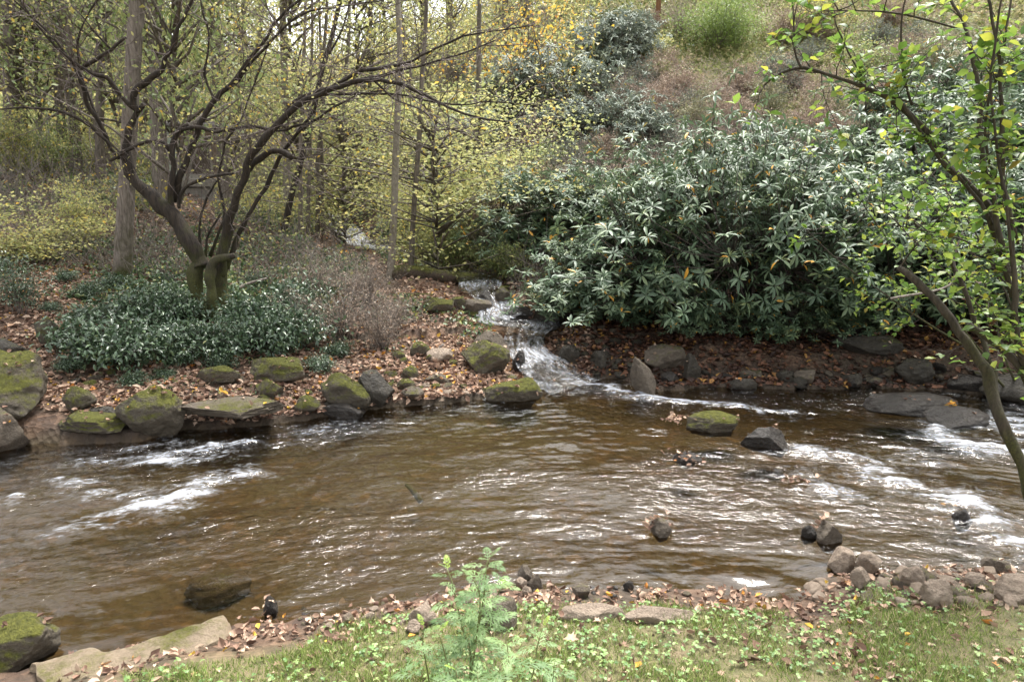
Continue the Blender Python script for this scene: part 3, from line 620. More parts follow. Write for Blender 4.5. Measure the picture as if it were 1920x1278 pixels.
cobbles(90, smp([(1520, 1080, 1900, 1140), (1600, 1070, 1920, 1120)]), ['rock_dry', 'rock', 'rock_dry'], .025, .085, 'small loose tan or grey stone among leaves on the near gravel bar', 'loose stones on the near gravel bar', 1)
cobbles(60, smp([(560, 1130, 860, 1180), (860, 1100, 1330, 1140)]), ['rock_dry', 'rock', 'rock_wet'], .018, .05, 'small pebble along the near waterline left of the gravel bar', 'pebbles along the near waterline', 2)
cobbles(70, smp([(1080, 620, 1200, 710), (1040, 600, 1150, 650)]), ['rock', 'rock_dark', 'rock_dark'], .04, .13, 'small brown stone on the leafy bank right of the cascade', 'rubble right of the cascade', 3)
cobbles(60, smp([(1320, 695, 1880, 722)]), ['rock_dark', 'rock_wet', 'rock'], .05, .15, 'dark stone along the far waterline under the rhododendrons', 'stones along the far waterline', 4)
cobbles(45, smp([(730, 640, 870, 730), (640, 720, 880, 745)]), ['rock', 'rock_moss', 'rock_dry'], .04, .11, 'small stone on the leaf-strewn bank left of the squat boulder', 'rubble left of the squat boulder', 5)
cobbles(26, smp([(870, 520, 1010, 620), (650, 425, 720, 470)]), ['rock_wet', 'rock_dark', 'rock_moss'], .07, .2, 'wet stone in the bed of the side stream', 'stones in the side stream', 6)
cobbles(45, smp([(450, 700, 640, 770), (120, 700, 330, 780)]), ['rock_moss', 'rock', 'rock_dark'], .04, .12, 'small stone half under leaves on the left far shelf', 'stones on the left far shelf', 7)
# tan stone ledge bottom left
lg = []
xs = np.linspace(0, 1, 60); ys = np.linspace(0, 1, 16); A, B = np.meshgrid(xs, ys)
c0, c1 = zpt(50, 1268), zpt(435, 1180); e0, e1 = zpt(120, 1330), zpt(440, 1225)
PX = (c0[0]*(1-A)+c1[0]*A)*(1-B)+(e0[0]*(1-A)+e1[0]*A)*B; PY = (c0[1]*(1-A)+c1[1]*A)*(1-B)+(e0[1]*(1-A)+e1[1]*A)*B
edge = ss(0, .12, B)*ss(1.0, .95, A); PYn = PY+n2(PX.ravel(), PY.ravel(), 5, 4, 2).reshape(PX.shape)*.12
PZ = -.06+(.17+.05*n2(PX.ravel(), PY.ravel(), 3, 4, 6).reshape(PX.shape))*edge**.5
V = np.c_[PX.ravel(), PYn.ravel(), PZ.ravel()]; n_ = 60; i = np.arange(15)[:, None]*n_; j = np.arange(59)[None]
Q = np.stack([i+j, i+n_+j, i+n_+j+1, i+j+1], -1).reshape(-1, 4); V2 = V.copy(); V2[:, 2] = -.15
bd = np.concatenate([np.arange(60), np.arange(1, 16)*60+59, np.arange(58, -1, -1)+900, np.arange(14, 0, -1)*60]); b2 = np.roll(bd, -1)
Q2 = np.stack([bd, b2, b2+960, bd+960], -1)
tag(mk('stone_ledge', np.r_[V, V2], [Q, Q2, Q[:, ::-1]+960], M['rock_slab']), 'long tan stone ledge sloping along the near waterline, bottom left', 'stone ledge')

# ------------------------------------------------------------------ the crooked tree
def PL(pts, Y0, Y1):
    n = len(pts); return np.array([W(p[0], p[1], Y0+(Y1-Y0)*i/(n-1)) for i, p in enumerate(pts)])
rs = np.random.RandomState(11)
tb = W(398, 600, 11.0)
ct = empty('crooked_tree', tb, 'gnarled dark mossy tree with spreading bare limbs above the low glossy shrubs', 'tree')
def child(name, lst, m, root, lump=0., seed=0):
    o = tubeobj(name, lst, m, None, lump, seed); o.parent = root; o.matrix_parent_inverse = Matrix.Translation(-Vector(root.location)); return o
def limb(pts, Y0, Y1, r0, r1, k=10, step=5):
    P, r = smoothline(PL(pts, Y0, Y1), np.linspace(r0, r1, len(pts)), step)
    q = np.stack([noise(P*3.3, 71), noise(P*3.3, 72), noise(P*3.3, 73)], -1)+.5*np.stack([noise(P*8, 74), noise(P*8, 75), noise(P*8, 76)], -1)
    return (P+q*np.minimum(r*.75+.006, .035)[:, None], r*(1+.22*noise(P*5, 77)), k)
stems = [limb([(388, 625), (382, 590), (374, 555), (367, 520), (368, 495), (378, 485)], 10.9, 11, .13, .10, 36, 9),
         limb([(402, 628), (402, 590), (396, 550), (393, 515), (402, 488), (430, 480), (437, 478)], 10.75, 10.8, .095, .05, 32, 9),
         limb([(414, 625), (416, 590), (414, 555), (412, 520), (417, 480), (424, 455), (430, 420)], 11.0, 11.1, .125, .085, 32, 9),
         limb([(378, 500), (362, 465), (340, 430), (318, 402), (295, 380), (268, 352), (247, 325), (238, 298), (235, 284)], 10.95, 10.8, .13, .08, 32, 7),
         limb([(362, 632), (375, 612), (386, 590)], 10.75, 10.85, .035, .06, 20, 7), limb([(438, 634), (426, 614), (416, 592)], 10.8, 10.9, .035, .06, 20, 7)]
child('trunk', stems, M['bark_dark'], ct, .34, 3)
limbs = [
 ('branch', [limb([(236, 300), (234, 265), (243, 238), (262, 210), (272, 197)], 10.8, 10.7, .075, .035), limb([(262, 212), (253, 192), (262, 165), (282, 143), (306, 122), (320, 95), (327, 62), (345, 30), (362, -5), (380, -50)], 10.7, 10.3, .06, .02),
             limb([(256, 206), (235, 185), (205, 150), (180, 140), (158, 130), (125, 106), (95, 80), (60, 35), (30, -10)], 10.7, 9.9, .045, .012), limb([(160, 128), (195, 100), (235, 70)], 10.4, 10.3, .03, .018), limb([(150, 122), (145, 75), (160, 35), (190, -15)], 10.4, 10.1, .025, .01),
             limb([(205, 92), (165, 45), (125, 0), (100, -30)], 10.4, 10, .018, .008)]),
 ('branch', [limb([(222, 296), (195, 262), (160, 230), (115, 210), (60, 203), (-10, 206)], 10.8, 10.0, .035, .012), limb([(210, 280), (188, 235), (165, 195), (155, 155), (128, 108), (90, 62), (40, 15), (0, -20)], 10.8, 9.8, .04, .01), limb([(208, 275), (180, 215), (150, 140), (118, 85), (60, 30)], 10.9, 10.5, .02, .007)]),
 ('branch', [limb([(325, 405), (322, 370), (323, 320), (322, 285), (334, 250), (351, 230)], 10.9, 10.8, .06, .04), limb([(322, 285), (305, 267), (270, 268), (240, 280), (206, 299)], 10.85, 10.6, .038, .03), limb([(338, 243), (365, 236), (400, 247), (430, 243), (480, 239), (530, 243), (550, 236), (575, 233)], 10.8, 10.5, .033, .018)]),
 ('branch', [limb([(328, 380), (340, 320), (358, 275), (372, 238), (398, 195), (435, 158), (458, 125), (490, 85), (515, 45), (545, 12), (600, -30)], 11.0, 10.6, .06, .015), limb([(440, 155), (475, 115), (525, 60), (570, 25), (640, 12), (720, 0)], 10.9, 10.2, .03, .01), limb([(400, 192), (385, 140), (392, 80), (380, 20), (370, -30)], 10.9, 10.6, .025, .01)]),
 ('branch', [limb([(338, 392), (342, 362), (365, 338), (400, 330), (437, 326)], 10.9, 10.7, .035, .022)]),
 ('branch', [limb([(414, 520), (420, 470), (426, 420), (445, 370), (462, 320), (478, 285), (505, 245), (548, 205), (590, 178), (640, 160), (700, 152), (760, 163), (820, 190), (880, 215), (950, 228)], 11.05, 9.6, .09, .012), limb([(462, 320), (480, 305), (505, 286), (530, 285), (547, 292)], 10.9, 10.7, .055, .045),
             limb([(520, 232), (560, 185), (620, 162), (680, 133), (760, 118), (830, 85), (900, 62), (1000, 48)], 10.8, 9.5, .045, .008), limb([(640, 160), (720, 140), (800, 120), (870, 100), (930, 75)], 10.3, 9.6, .03, .008), limb([(600, 176), (680, 175), (760, 180), (850, 196), (920, 190), (1000, 196)], 10.4, 9.5, .025, .006),
             limb([(700, 152), (740, 185), (790, 205), (830, 235), (880, 250)], 10.1, 9.6, .022, .006)]),
 ('branch', [limb([(424, 505), (442, 455), (462, 410), (480, 380), (499, 350), (520, 300), (555, 250), (590, 205), (598, 160), (612, 110), (640, 60), (660, 0)], 11.1, 10.8, .05, .012), limb([(555, 250), (610, 212), (660, 180), (720, 168)], 10.9, 10.4, .03, .01)]),
 ('branch', [limb([(376, 490), (376, 430), (382, 385), (400, 350), (412, 335)], 11.2, 11.3, .03, .015), limb([(385, 485), (390, 445), (405, 415), (415, 400)], 11.2, 11.3, .025, .015), limb([(395, 480), (420, 400), (410, 330), (425, 270), (455, 215), (480, 150), (500, 90)], 11.3, 11.2, .03, .01)])]
allines = []
for nm, ls_ in limbs:
    ls_ = [(P, r*.86, k) for P, r, k in ls_]; child(nm, ls_, M['bark_dark'], ct, .22, 5); allines += [P for P, r, k in ls_]
tw, an = twigs_from([P for P in allines if P[-1][2] > 4.0 or True], rs, 4.6, 1.35, .0085, 3, .2, .06, .75)
child('twigs', tw, M['twig_mid'], ct)
A_ = np.array([a for a, d in an]); D_ = np.array([d for a, d in an]); pick = rs.rand(len(A_)) < .16
O = A_[pick]; n = len(O); U = unit(rs.normal(size=(n, 3))+[0, 0, -.5]); Nn = unit(rs.normal(size=(n, 3))+[0, 0, 1.5])
lo = leafobj('foliage', [inst(T_OVAL, O, U, Nn, rs.uniform(.035, .07, n), rs.uniform(.025, .04, n), rs.uniform(.5, 1, n))], M['yleaf']); lo.parent = ct; lo.matrix_parent_inverse = Matrix.Translation(-Vector(ct.location))

# ------------------------------------------------------------------ plant shapes
def shrub_parts(rs, rx, h, nst, nleaf, T, L, Wr, lift=.25, stemr=.012, spread=.12, top=.35, droop=-.2, layered=0.):
    """stems fanning from the base, leaves clustered round shoots in an uneven dome"""
    st = []; C = []
    for i in range(nst):
        a = rs.uniform(0, 6.283); q = rs.uniform(.15, 1)**.6; hh = h*(1-.55*q*q)*rs.uniform(.6, 1.05)
        end = np.array([rx*q*math.cos(a), rx*q*math.sin(a), hh]); mid = end*np.array([.45, .45, .6])+rs.normal(size=3)*.06*rx
        P, r = smoothline([rs.normal(size=3)*np.array([.08, .08, 0])*rx+[0, 0, -.1], mid, end], [stemr, stemr*.7, stemr*.25], 4); st.append((P, r, 4))
        for j in range(5):
            t = rs.uniform(top, 1); p = P[min(int(t*(len(P)-1)), len(P)-1)]; e = p+rs.normal(size=3)*np.array([.3, .3, .18])*rx*.8
            e[2] = max(e[2], .05); st.append((np.array([p, (p+e)/2+rs.normal(size=3)*.03, e]), [stemr*.4, stemr*.3, stemr*.15], 3)); C.append(e); C.append((p+e)/2)
        C.append(end)
    C = np.array(C); k = rs.randint(len(C), size=nleaf); O = C[k]+rs.normal(size=(nleaf, 3))*spread*rx*np.array([1, 1, .6 if not layered else .25]); O[:, 2] = np.maximum(O[:, 2], .02)
    out = unit(O*np.array([1, 1, .2])); U = unit(out*.5+rs.normal(size=(nleaf, 3))*.7+[0, 0, droop]); N_ = unit(rs.normal(size=(nleaf, 3))*.55+[0, 0, 1])
    Ls = rs.uniform(.65, 1.2, nleaf)*L; rn = np.clip(rs.rand(nleaf)*.75+.25*rs.rand(len(C))[k], 0, 1)
    return st, inst(T, O, U, N_, Ls, Ls*Wr, rn)
def rhodo_parts(rs, rx, h, nw=420, L=.195, m='rhodo'):
    st = []; tips = []; ax = []; mains = []
    for i in range(13):
        a = rs.uniform(0, 6.283); q = rs.uniform(.1, 1)**.6; end = np.array([rx*.8*q*math.cos(a), rx*.8*q*math.sin(a), h*(.95-.5*q*q)*rs.uniform(.65, 1)])
        P, r = smoothline([[rs.normal()*.12, rs.normal()*.12, -.2], end*np.array([.25, .25, .4])+rs.normal(size=3)*.1, end*np.array([.7, .7, .8])+rs.normal(size=3)*.1, end], [.035, .028, .018, .008], 4)
        st.append((P, r, 5)); mains.append(P)
    MP = np.concatenate([p[len(p)//4:] for p in mains])
    cc = []
    for i in range(34):
        a = rs.uniform(0, 6.283); c = rs.uniform(-.6, 1); q = rs.uniform(.35, 1.1)**.6; s = math.sqrt(1-c*c); cc.append([rx*q*s*math.cos(a), rx*q*s*math.sin(a), h*.40+h*.58*q*c])
    cc = np.array(cc)
    for i in range(nw):
        p = cc[rs.randint(34)]+rs.normal(size=3)*np.array([.26, .26, .16])*rx*(1.9 if rs.rand() < .15 else 1)
        if p[2] < .25: continue
        j = np.argmin(((MP-p-[0, 0, -.25])**2).sum(1)); b_ = MP[j]; st.append((np.array([b_, (b_+p)/2+[0, 0, -.08], p]), [.008, .006, .004], 3))
        tips.append(p); ax.append(unit(unit(p-b_)*.6+np.array([0, 0, .9])+rs.normal(size=3)*.35))
    tips = np.array(tips); ax = np.array(ax); n = len(tips); nl = 10
    ref = unit(np.cross(ax, rs.normal(size=(n, 3)))); bi = np.cross(ax, ref); O = []; U = []; N_ = []; Ls = []; rn = []
    base = rs.rand(n)
    for k in range(nl):
        an_ = 2*np.pi*k/nl+rs.uniform(-.25, .25, n); rad = np.cos(an_)[:, None]*ref+np.sin(an_)[:, None]*bi
        dr = rs.uniform(-.45, .35, n)[:, None] if k % 3 else rs.uniform(.2, .9, n)[:, None]
        u = unit(rad+ax*dr); O.append(tips+rad*.012); U.append(u); N_.append(unit(ax-u*(ax*u).sum(1)[:, None])); Ls.append(L*rs.uniform(.65, 1.15, n)); rn.append(np.where(rs.rand(n) < .017, .99, np.clip(.45*base+.55*rs.rand(n), 0, .96)))
    O, U, N_, Ls, rn = map(np.concatenate, (O, U, N_, Ls, rn))
    return st, inst(T_RHODO, O, U, N_, Ls, Ls*.27, rn)
def plant(name, loc, label, cat_, st, leaf, ms, ml, group=None, rz=0, sc=1, lname='foliage'):
    e = empty(name, loc, label, cat_, group, rz, sc); tubeobj('stems', st, ms, e)
    if leaf is not None: leafobj(lname, [leaf] if isinstance(leaf, tuple) else leaf, ml, e)
    return e
def onground(px, py, Y):
    q = W(px, py, Y); return np.array([q[0], Y, GZ(q[0], Y)])
# rhododendrons
protoR = []
for i_, (rx, h) in enumerate([(1.35, 2.9), (1.2, 2.6), (1.5, 3.1), (1.1, 2.3)]):
    st, lf = rhodo_parts(np.random.RandomState(60+i_), rx, h, 640, .175); protoR.append((st, lf))
RH = [  # px, Y, proto, scale, rot, label
 (1095, 13.1, 3, (.8, .8, .62), .3, 'low rhododendron overhanging the black rock right beside the cascade'),
 (1180, 12.7, 1, (.95, .95, .72), 1.2, 'rhododendron just right of the cascade above the leafy rubble bank'),
 (1265, 12.6, 0, (1.05, 1.05, 1.0), 2.2, 'silvery rhododendron above the overhanging olive-grey boulder'),
 (1385, 12.4, 2, (1., 1., 1.2), .9, 'tallest front rhododendron with pale shining top and orange leaves, centre right'),
 (1500, 12.5, 0, .98, 4.0, 'broad rhododendron right of the tallest one, with yellowing leaves'),
 (1590, 12.2, 1, .95, 5.1, 'dark rhododendron hanging low over the far bank behind the broken trunk end'),
 (1700, 12.4, 2, .9, 3.0, 'shaded rhododendron above the big dome-shaped far boulder'),
 (1820, 12.2, 3, 1.1, 2.0, 'shaded rhododendron behind the leaning trunk'),
 (1950, 12.2, 0, .95, 1.0, 'shaded rhododendron at the far right edge of the far bank'),
 (1000, 16.0, 1, (1.05, 1.05, .8), 0.2, 'pale rhododendron behind the upper cascade, on the slope'),
 (1105, 15.6, 0, (1.1, 1.1, .72), 1.8, 'second-row rhododendron on the slope above the cascade rhododendron'),
 (1215, 16.2, 2, (1.05, 1.05, .85), 3.3, 'second-row rhododendron left behind the tallest front one'),
 (1340, 15.6, 3, (1.25, 1.25, 1.15), 4.4, 'second-row rhododendron just behind the tallest front one'),
 (1455, 15.8, 1, (1.15, 1.15, 1.05), 5.6, 'second-row rhododendron right behind the tallest front one'),
 (1570, 16, 0, (1.05, 1.05, .7), .7, 'second-row rhododendron above the dark low-hanging one'),
 (1690, 15.6, 2, 1.1, 1.6, 'second-row rhododendron showing between the near bright green leaves'),
 (1810, 15.6, 1, 1.2, 2.6, 'second-row rhododendron behind the near multi-stemmed shrub'),
 (1930, 15.6, 0, 1.1, 3.5, 'second-row rhododendron at the right edge behind bright leaves'),
 (960, 19, 3, (1.1, 1.1, .7), 2.9, 'grey-green rhododendron mid slope left of the brown brush'),
 (1075, 19.5, 0, (1., 1., .5), 4.9, 'silver-topped rhododendron mid slope at the left end of the brown brush'),
 (1640, 20, 1, 1.2, 0.4, 'pale rhododendron high on the slope behind the arching branch'),
 (1750, 20, 2, 1.15, 2.4, 'pale rhododendron high on the slope, upper right'),
 (1870, 20, 0, 1.2, 3.9, 'pale rhododendron high on the slope at the upper right edge'),
 (1230, 19.5, 3, (.7, .7, .6), 3.9, 'small rhododendron standing out of the brown brush')]
first = {}
for (px, Yy, pi_, sc, rz, lb) in RH:
    if Yy < 13.5: Yy -= .65
    loc = onground(px, 500, Yy)
    if pi_ not in first:
        st, lf = protoR[pi_]; first[pi_] = plant('rhododendron', loc, lb, 'shrub', st, lf, M['twig_dark'], M['rhodo'], rz=rz, sc=sc)
    else: dup(first[pi_], loc, rz, sc, lb)
for px, Yy, sc, rz, lb in [(1330, 11.35, (.5, .45, .36), .4, 'small low rhododendron hanging over the bank right of the overhanging olive-grey boulder'), (1470, 11.2, (.55, .5, .4), 1.9, 'small low rhododendron drooping to the far waterline above the pale brown boulder'),
                           (1610, 11.4, (.5, .5, .34), 3.2, 'small low rhododendron on the far bank left of the shadowed rock ledge'), (1790, 11.5, (.6, .5, .4), 4.1, 'small low rhododendron behind the dome-shaped far boulder'), (1190, 11.9, (.42, .4, .34), 5.0, 'smallest rhododendron, low above the rubble right of the cascade'), (1920, 11.2, (.6, .55, .42), .9, 'small low rhododendron at the right edge of the far bank')]:
    dup(first[3], onground(px, 500, Yy), rz, sc, lb)
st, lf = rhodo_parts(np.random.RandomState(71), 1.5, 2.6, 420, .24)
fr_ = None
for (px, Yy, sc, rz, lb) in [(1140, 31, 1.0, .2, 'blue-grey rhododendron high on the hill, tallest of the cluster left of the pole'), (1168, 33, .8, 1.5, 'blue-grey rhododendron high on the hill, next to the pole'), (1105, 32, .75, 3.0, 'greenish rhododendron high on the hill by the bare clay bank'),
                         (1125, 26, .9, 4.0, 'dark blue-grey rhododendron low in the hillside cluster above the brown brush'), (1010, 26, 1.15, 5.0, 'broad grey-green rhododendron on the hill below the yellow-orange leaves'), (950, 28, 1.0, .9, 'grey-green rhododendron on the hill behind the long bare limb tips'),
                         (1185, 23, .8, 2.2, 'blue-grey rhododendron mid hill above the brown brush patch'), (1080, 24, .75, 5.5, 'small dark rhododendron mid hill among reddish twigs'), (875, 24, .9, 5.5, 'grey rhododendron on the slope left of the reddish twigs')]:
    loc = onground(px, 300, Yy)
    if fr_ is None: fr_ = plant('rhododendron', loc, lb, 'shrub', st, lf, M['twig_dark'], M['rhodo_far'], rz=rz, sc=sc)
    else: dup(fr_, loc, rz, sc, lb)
# low glossy shrubs round the crooked tree
protoL = []
for i_ in range(3):
    rs = np.random.RandomState(90+i_); protoL.append(shrub_parts(rs, .62, .66, 24, 1900, T_OVAL, .085, .40, stemr=.006, spread=.17, droop=-.2, top=.4))
LW = [(190, 650, 'low glossy shrub at the left end of the clump, above the low mossy boulder'), (245, 675, 'low glossy shrub spilling down behind the steep green boulder'), (265, 600, 'low glossy shrub in front of the tall grey trunk'), (330, 640, 'low glossy shrub between the left end of the clump and the crooked tree'),
      (345, 590, 'low glossy shrub touching the left side of the crooked tree base'), (400, 655, 'low glossy shrub directly in front of the crooked tree base'), (470, 600, 'low glossy shrub just right of the crooked tree base'), (500, 655, 'low glossy shrub hanging over the wide mossy boulder'),
      (565, 640, 'low glossy shrub at the right end of the clump beside the grey dry bush'), (560, 585, 'low silvery shrub behind the right end of the clump'), (170, 590, 'low yellow-green tipped shrub on the leaf slope left of the clump'), (310, 555, 'low pale shrub behind the clump beside the grey trunk')]
first = {}
for k_, (px, py, lb) in enumerate(LW):
    p = PG(px, py+12); p[2] -= .03; q = k_ % 3
    if q not in first: first[q] = plant('low_shrub', p, lb, 'shrub', protoL[q][0], protoL[q][1], M['twig_dark'], M['laurel'], rz=k_, sc=1.05)
    else: dup(first[q], p, k_*1.3, (.65+.5*((k_*37) % 10)/10, .65+.5*((k_*53) % 10)/10, .5+.85*((k_*71) % 10)/10), lb)
rs = np.random.RandomState(23); q = 0
for px, py in [(115, 640), (135, 690), (160, 560), (210, 545), (300, 540), (360, 545), (440, 560), (600, 560), (640, 600), (630, 665), (600, 690), (440, 668), (415, 680), (300, 705), (250, 715), (90, 590), (120, 520), (470, 540), (530, 550), (340, 690)]:
    p = PG(px+rs.uniform(-8, 8), py+rs.uniform(-8, 8)); p[2] -= .02; dup(first[q % 3], p, rs.uniform(0, 6), rs.uniform(.25, .5), 'small glossy seedling straggling round the edge of the low shrub clump', 'seedlings round the low shrubs'); q += 1
# grey dry bushes
def drybush(rs, rx, h, n, r=.004):
    st = []; base = []
    for i in range(n):
        a = rs.uniform(0, 6.283); q = rs.rand()**.6; e = np.array([rx*q*math.cos(a), rx*q*math.sin(a), h*rs.uniform(.5, 1)*(1-.4*q*q)])
        P = np.array([rs.normal(size=3)*.05, e*[.4, .4, .6]+rs.normal(size=3)*.06, e]); P, rr = smoothline(P, [r*1.5, r, r*.5], 3); base.append(P); st.append((P, rr, 3))
    tw, an = twigs_from(base, rs, 6, .32, r*.5, 3, .3, .05, 1.0); return st+tw, an
protoD = [drybush(np.random.RandomState(5+i_), .75, .95, 42) for i_ in range(2)]
first = {}
for k_, (px, py, sc, lb) in enumerate([(640, 640, 1.35, 'grey leafless bush of fine dry twigs, biggest, above the grassy mossy stone'), (715, 655, 1.1, 'grey dry twiggy bush leaning toward the leaf bank, beside the squat boulder path'), (590, 560, 1.2, 'grey dry twiggy bush behind the right end of the low shrubs'),
                                       (690, 580, 1.05, 'grey dry twiggy bush below the left end of the mossy log'), (670, 560, .7, 'silvery grey twiggy bush in front of the thin pale sapling'), (745, 615, .75, 'small grey dry bush on the leaf slope above the rubble')]):
    p = PG(px, py); q = k_ % 2
    if q not in first:
        st, an = protoD[q]; rs = np.random.RandomState(k_); A_ = np.array([a for a, d in an]); kk = rs.rand(len(A_)) < .3; O = A_[kk]; n = len(O)
        lf = inst(T_KITE, O, unit(rs.normal(size=(n, 3))), unit(rs.normal(size=(n, 3))+[0, 0, 1]), rs.uniform(.015, .03, n), rs.uniform(.008, .014, n), rs.rand(n))
        first[q] = plant('dry_bush', p, lb, 'bush', st, lf, M['twig'], M['brush'], sc=sc, lname='dry_leaves')
    else: dup(first[q], p, k_*1.1, sc, lb)
# tangled dry bushes all over the open hillside, alike
rs = np.random.RandomState(88); pb = []
for i_ in range(3):
    st, an = drybush(np.random.RandomState(300+i_), 1.1, 1.3, 60, .007); A_ = np.array([a for a, d in an]); kk = rs.rand(len(A_)) < .35; O = A_[kk]; n = len(O)
    pb.append((st, inst(T_KITE, O, unit(rs.normal(size=(n, 3))), unit(rs.normal(size=(n, 3))+[0, 0, 1]), rs.uniform(.04, .08, n), rs.uniform(.02, .04, n), rs.rand(n))))
pr = {}
for q in range(96):
    for _ in range(30):
        px = rs.uniform(830, 1700); Yy = rs.uniform(17, 36); loc = onground(px, 300, Yy)
        if 1260 < px < 1450 and Yy > 30: continue
        if near_stream(np.array([loc[0]]), np.array([loc[1]]))[0][0] > 1.5: break
    k_ = (q % 3, q % 4 == 3)
    if k_ not in pr: pr[k_] = plant('hillside_bush', loc, 'tangled grey-brown leafless bush among the brush on the open hillside', 'bush', pb[k_[0]][0], pb[k_[0]][1], M['twig_red'] if not k_[1] else M['twig'], M['brush'] if not k_[1] else M['rhodo_far'], 'leafless bushes on the hillside', rs.uniform(0, 6), rs.uniform(.8, 1.3), lname='dry_leaves')
    else: dup(pr[k_], loc, rs.uniform(0, 6), rs.uniform(.7, 1.4), None, 'leafless bushes on the hillside')
# yellow-green understory shrubs and saplings
protoY = []
for i_ in range(3):
    rs = np.random.RandomState(120+i_); protoY.append(shrub_parts(rs, 1.25, 2.6, 16, 3000, T_KITE, .10, .55, stemr=.014, spread=.2, top=.3, droop=-.1, layered=1))
US = [(60, 12.8, 0, (.85, .85, .5), 'y', 'yellow-leaved shrub at the left edge above the dark leafy slope'), (150, 14, 1, .6, 'y', 'yellow-green shrub left of the tall grey trunk'), (10, 10.5, 2, .42, 'l', 'dark leafy shrub at the left edge above the shadowed rock ledge'),
      (800, 17, 0, .85, 'y', 'bright yellow-green shrub behind the mossy log'), (880, 17.5, 1, .9, 'y', 'yellow-green shrub overhanging the upper cascade'), (930, 21, 2, 1., 'y', 'yellow-green shrub left of the silver-topped rhododendrons'),
      (1020, 22, 1, .7, 'g', 'loose green shrub on the slope left of the silver-topped rhododendron'), (1290, 25, 0, .75, 'o', 'olive shrub in the middle of the brown hillside brush'), (1430, 27, 2, .8, 'o', 'olive shrub on the hillside below the feathery green bush'), (1545, 25, 1, .9, 'o', 'olive shrub on the hillside behind the arching branch'), (1600, 30, 0, 1.1, 'g', 'green shrub near the hilltop right of the feathery bush'), (1720, 29, 2, 1.2, 'o', 'olive shrub high on the hill, upper right'), (1500, 35, 1, 1.2, 'y', 'yellow-green shrub on the hilltop right of the feathery bush'), (1060, 33, 1, .9, 'y', 'yellow-orange shrub just left of the clay bank on the hill'), (1235, 30, 2, .6, 'g', 'low green shrub on the hill below the wooden pole'),
      (850, 16.2, 1, .5, 'g', 'small round-leaved green shrub right above the mossy log'), (960, 14.6, 2, .42, 'g', 'small green shrub right above the upper cascade'), (925, 15.4, 0, .4, 'g', 'low tangled green shrub over the head of the cascade'), (735, 23, 0, .8, 'y', 'yellow shrub beside the small distant waterfall'),
      (770, 20, 2, .7, 'y', 'yellow-orange shrub between the thin pale sapling and the distant waterfall'), (620, 25, 1, 1., 'y', 'yellow-green shrub beyond the row of thin stems'), (540, 24, 2, .9, 'g', 'green shrub behind the pale stub trunk'), (450, 26, 0, 1.1, 'y', 'yellow-green shrub to the right of the shed'),
      (262, 24, 1, .8, 'g', 'green shrub between the two thick grey trunks'), (210, 22, 2, 1., 'y', 'yellow-green shrub on the left rise behind the grey trunk'), (100, 20, 0, .9, 'g', 'green shrub before the wire fence'), (30, 19, 1, .9, 'y', 'yellow-green shrub at the left end of the wire fence'), (800, 26, 1, 1.2, 'y', 'pale yellow shrub on the slope behind the thin pale sapling'),
      (870, 29, 2, 1.2, 'g', 'green shrub on the slope behind the bare limb tips'), (760, 31, 0, 1.4, 'y', 'large yellow-green shrub far up the side valley'), (660, 33, 1, 1.4, 'y', 'large yellow-green shrub at the head of the side valley'), (560, 34, 2, 1.4, 'y', 'large yellow-green shrub far behind the row of thin stems'),
      (300, 33, 0, 1.3, 'y', 'large yellow-green shrub left beyond the shed'), (150, 30, 2, 1.3, 'y', 'large yellow-green shrub beyond the wire fence'), (20, 30, 1, 1.3, 'g', 'large green shrub beyond the left end of the wire fence')]
first = {}; MK = {'y': M['yleaf'], 'g': M['gleaf'], 'l': M['laurel'], 'o': M['olive']}
for k_, (px, Yy, pi_, sc, ml, lb) in enumerate(US):
    p = onground(px, 400, Yy); q = (pi_, ml)
    if q not in first: first[q] = plant('understory_shrub', p, lb, 'shrub', protoY[pi_][0], protoY[pi_][1], M['twig'], MK[ml], rz=k_, sc=sc)
    else: dup(first[q], p, k_*.9, sc, lb)

# ------------------------------------------------------------------ forest trees
def crown(rs, n, rx, z0, z1, L, ncl=60, flat=.35):
    c = np.stack([rs.normal(size=ncl)*rx*.5, rs.normal(size=ncl)*rx*.5, rs.uniform(z0, z1, ncl)], -1); k = rs.randint(ncl, size=n)
    O = c[k]+rs.normal(size=(n, 3))*np.array([.5, .5, .28])*rx*flat*1.3; U = unit(rs.normal(size=(n, 3))+[0, 0, -.4]); N_ = unit(rs.normal(size=(n, 3))*.6+[0, 0, 1])
    Ls = rs.uniform(.7, 1.2, n)*L; return c, inst(T_KITE, O, U, N_, Ls, Ls*.6, np.clip(.6*rs.rand(n)+.4*rs.rand(ncl)[k], 0, 1))
PC = []
for i_ in range(5):
    rs = np.random.RandomState(200+i_); c, lf = crown(rs, 5600, 2.6, 2.4, 11., .115, 95, .26)
    br = [(np.array([[0, 0, max(p[2]-rs.uniform(.6, 1.6), 1)], [p[0]*.5, p[1]*.5, p[2]-.5], p]), [.035, .02, .006], 4) for p in c]
    PC.append((br, lf))
cm = {}
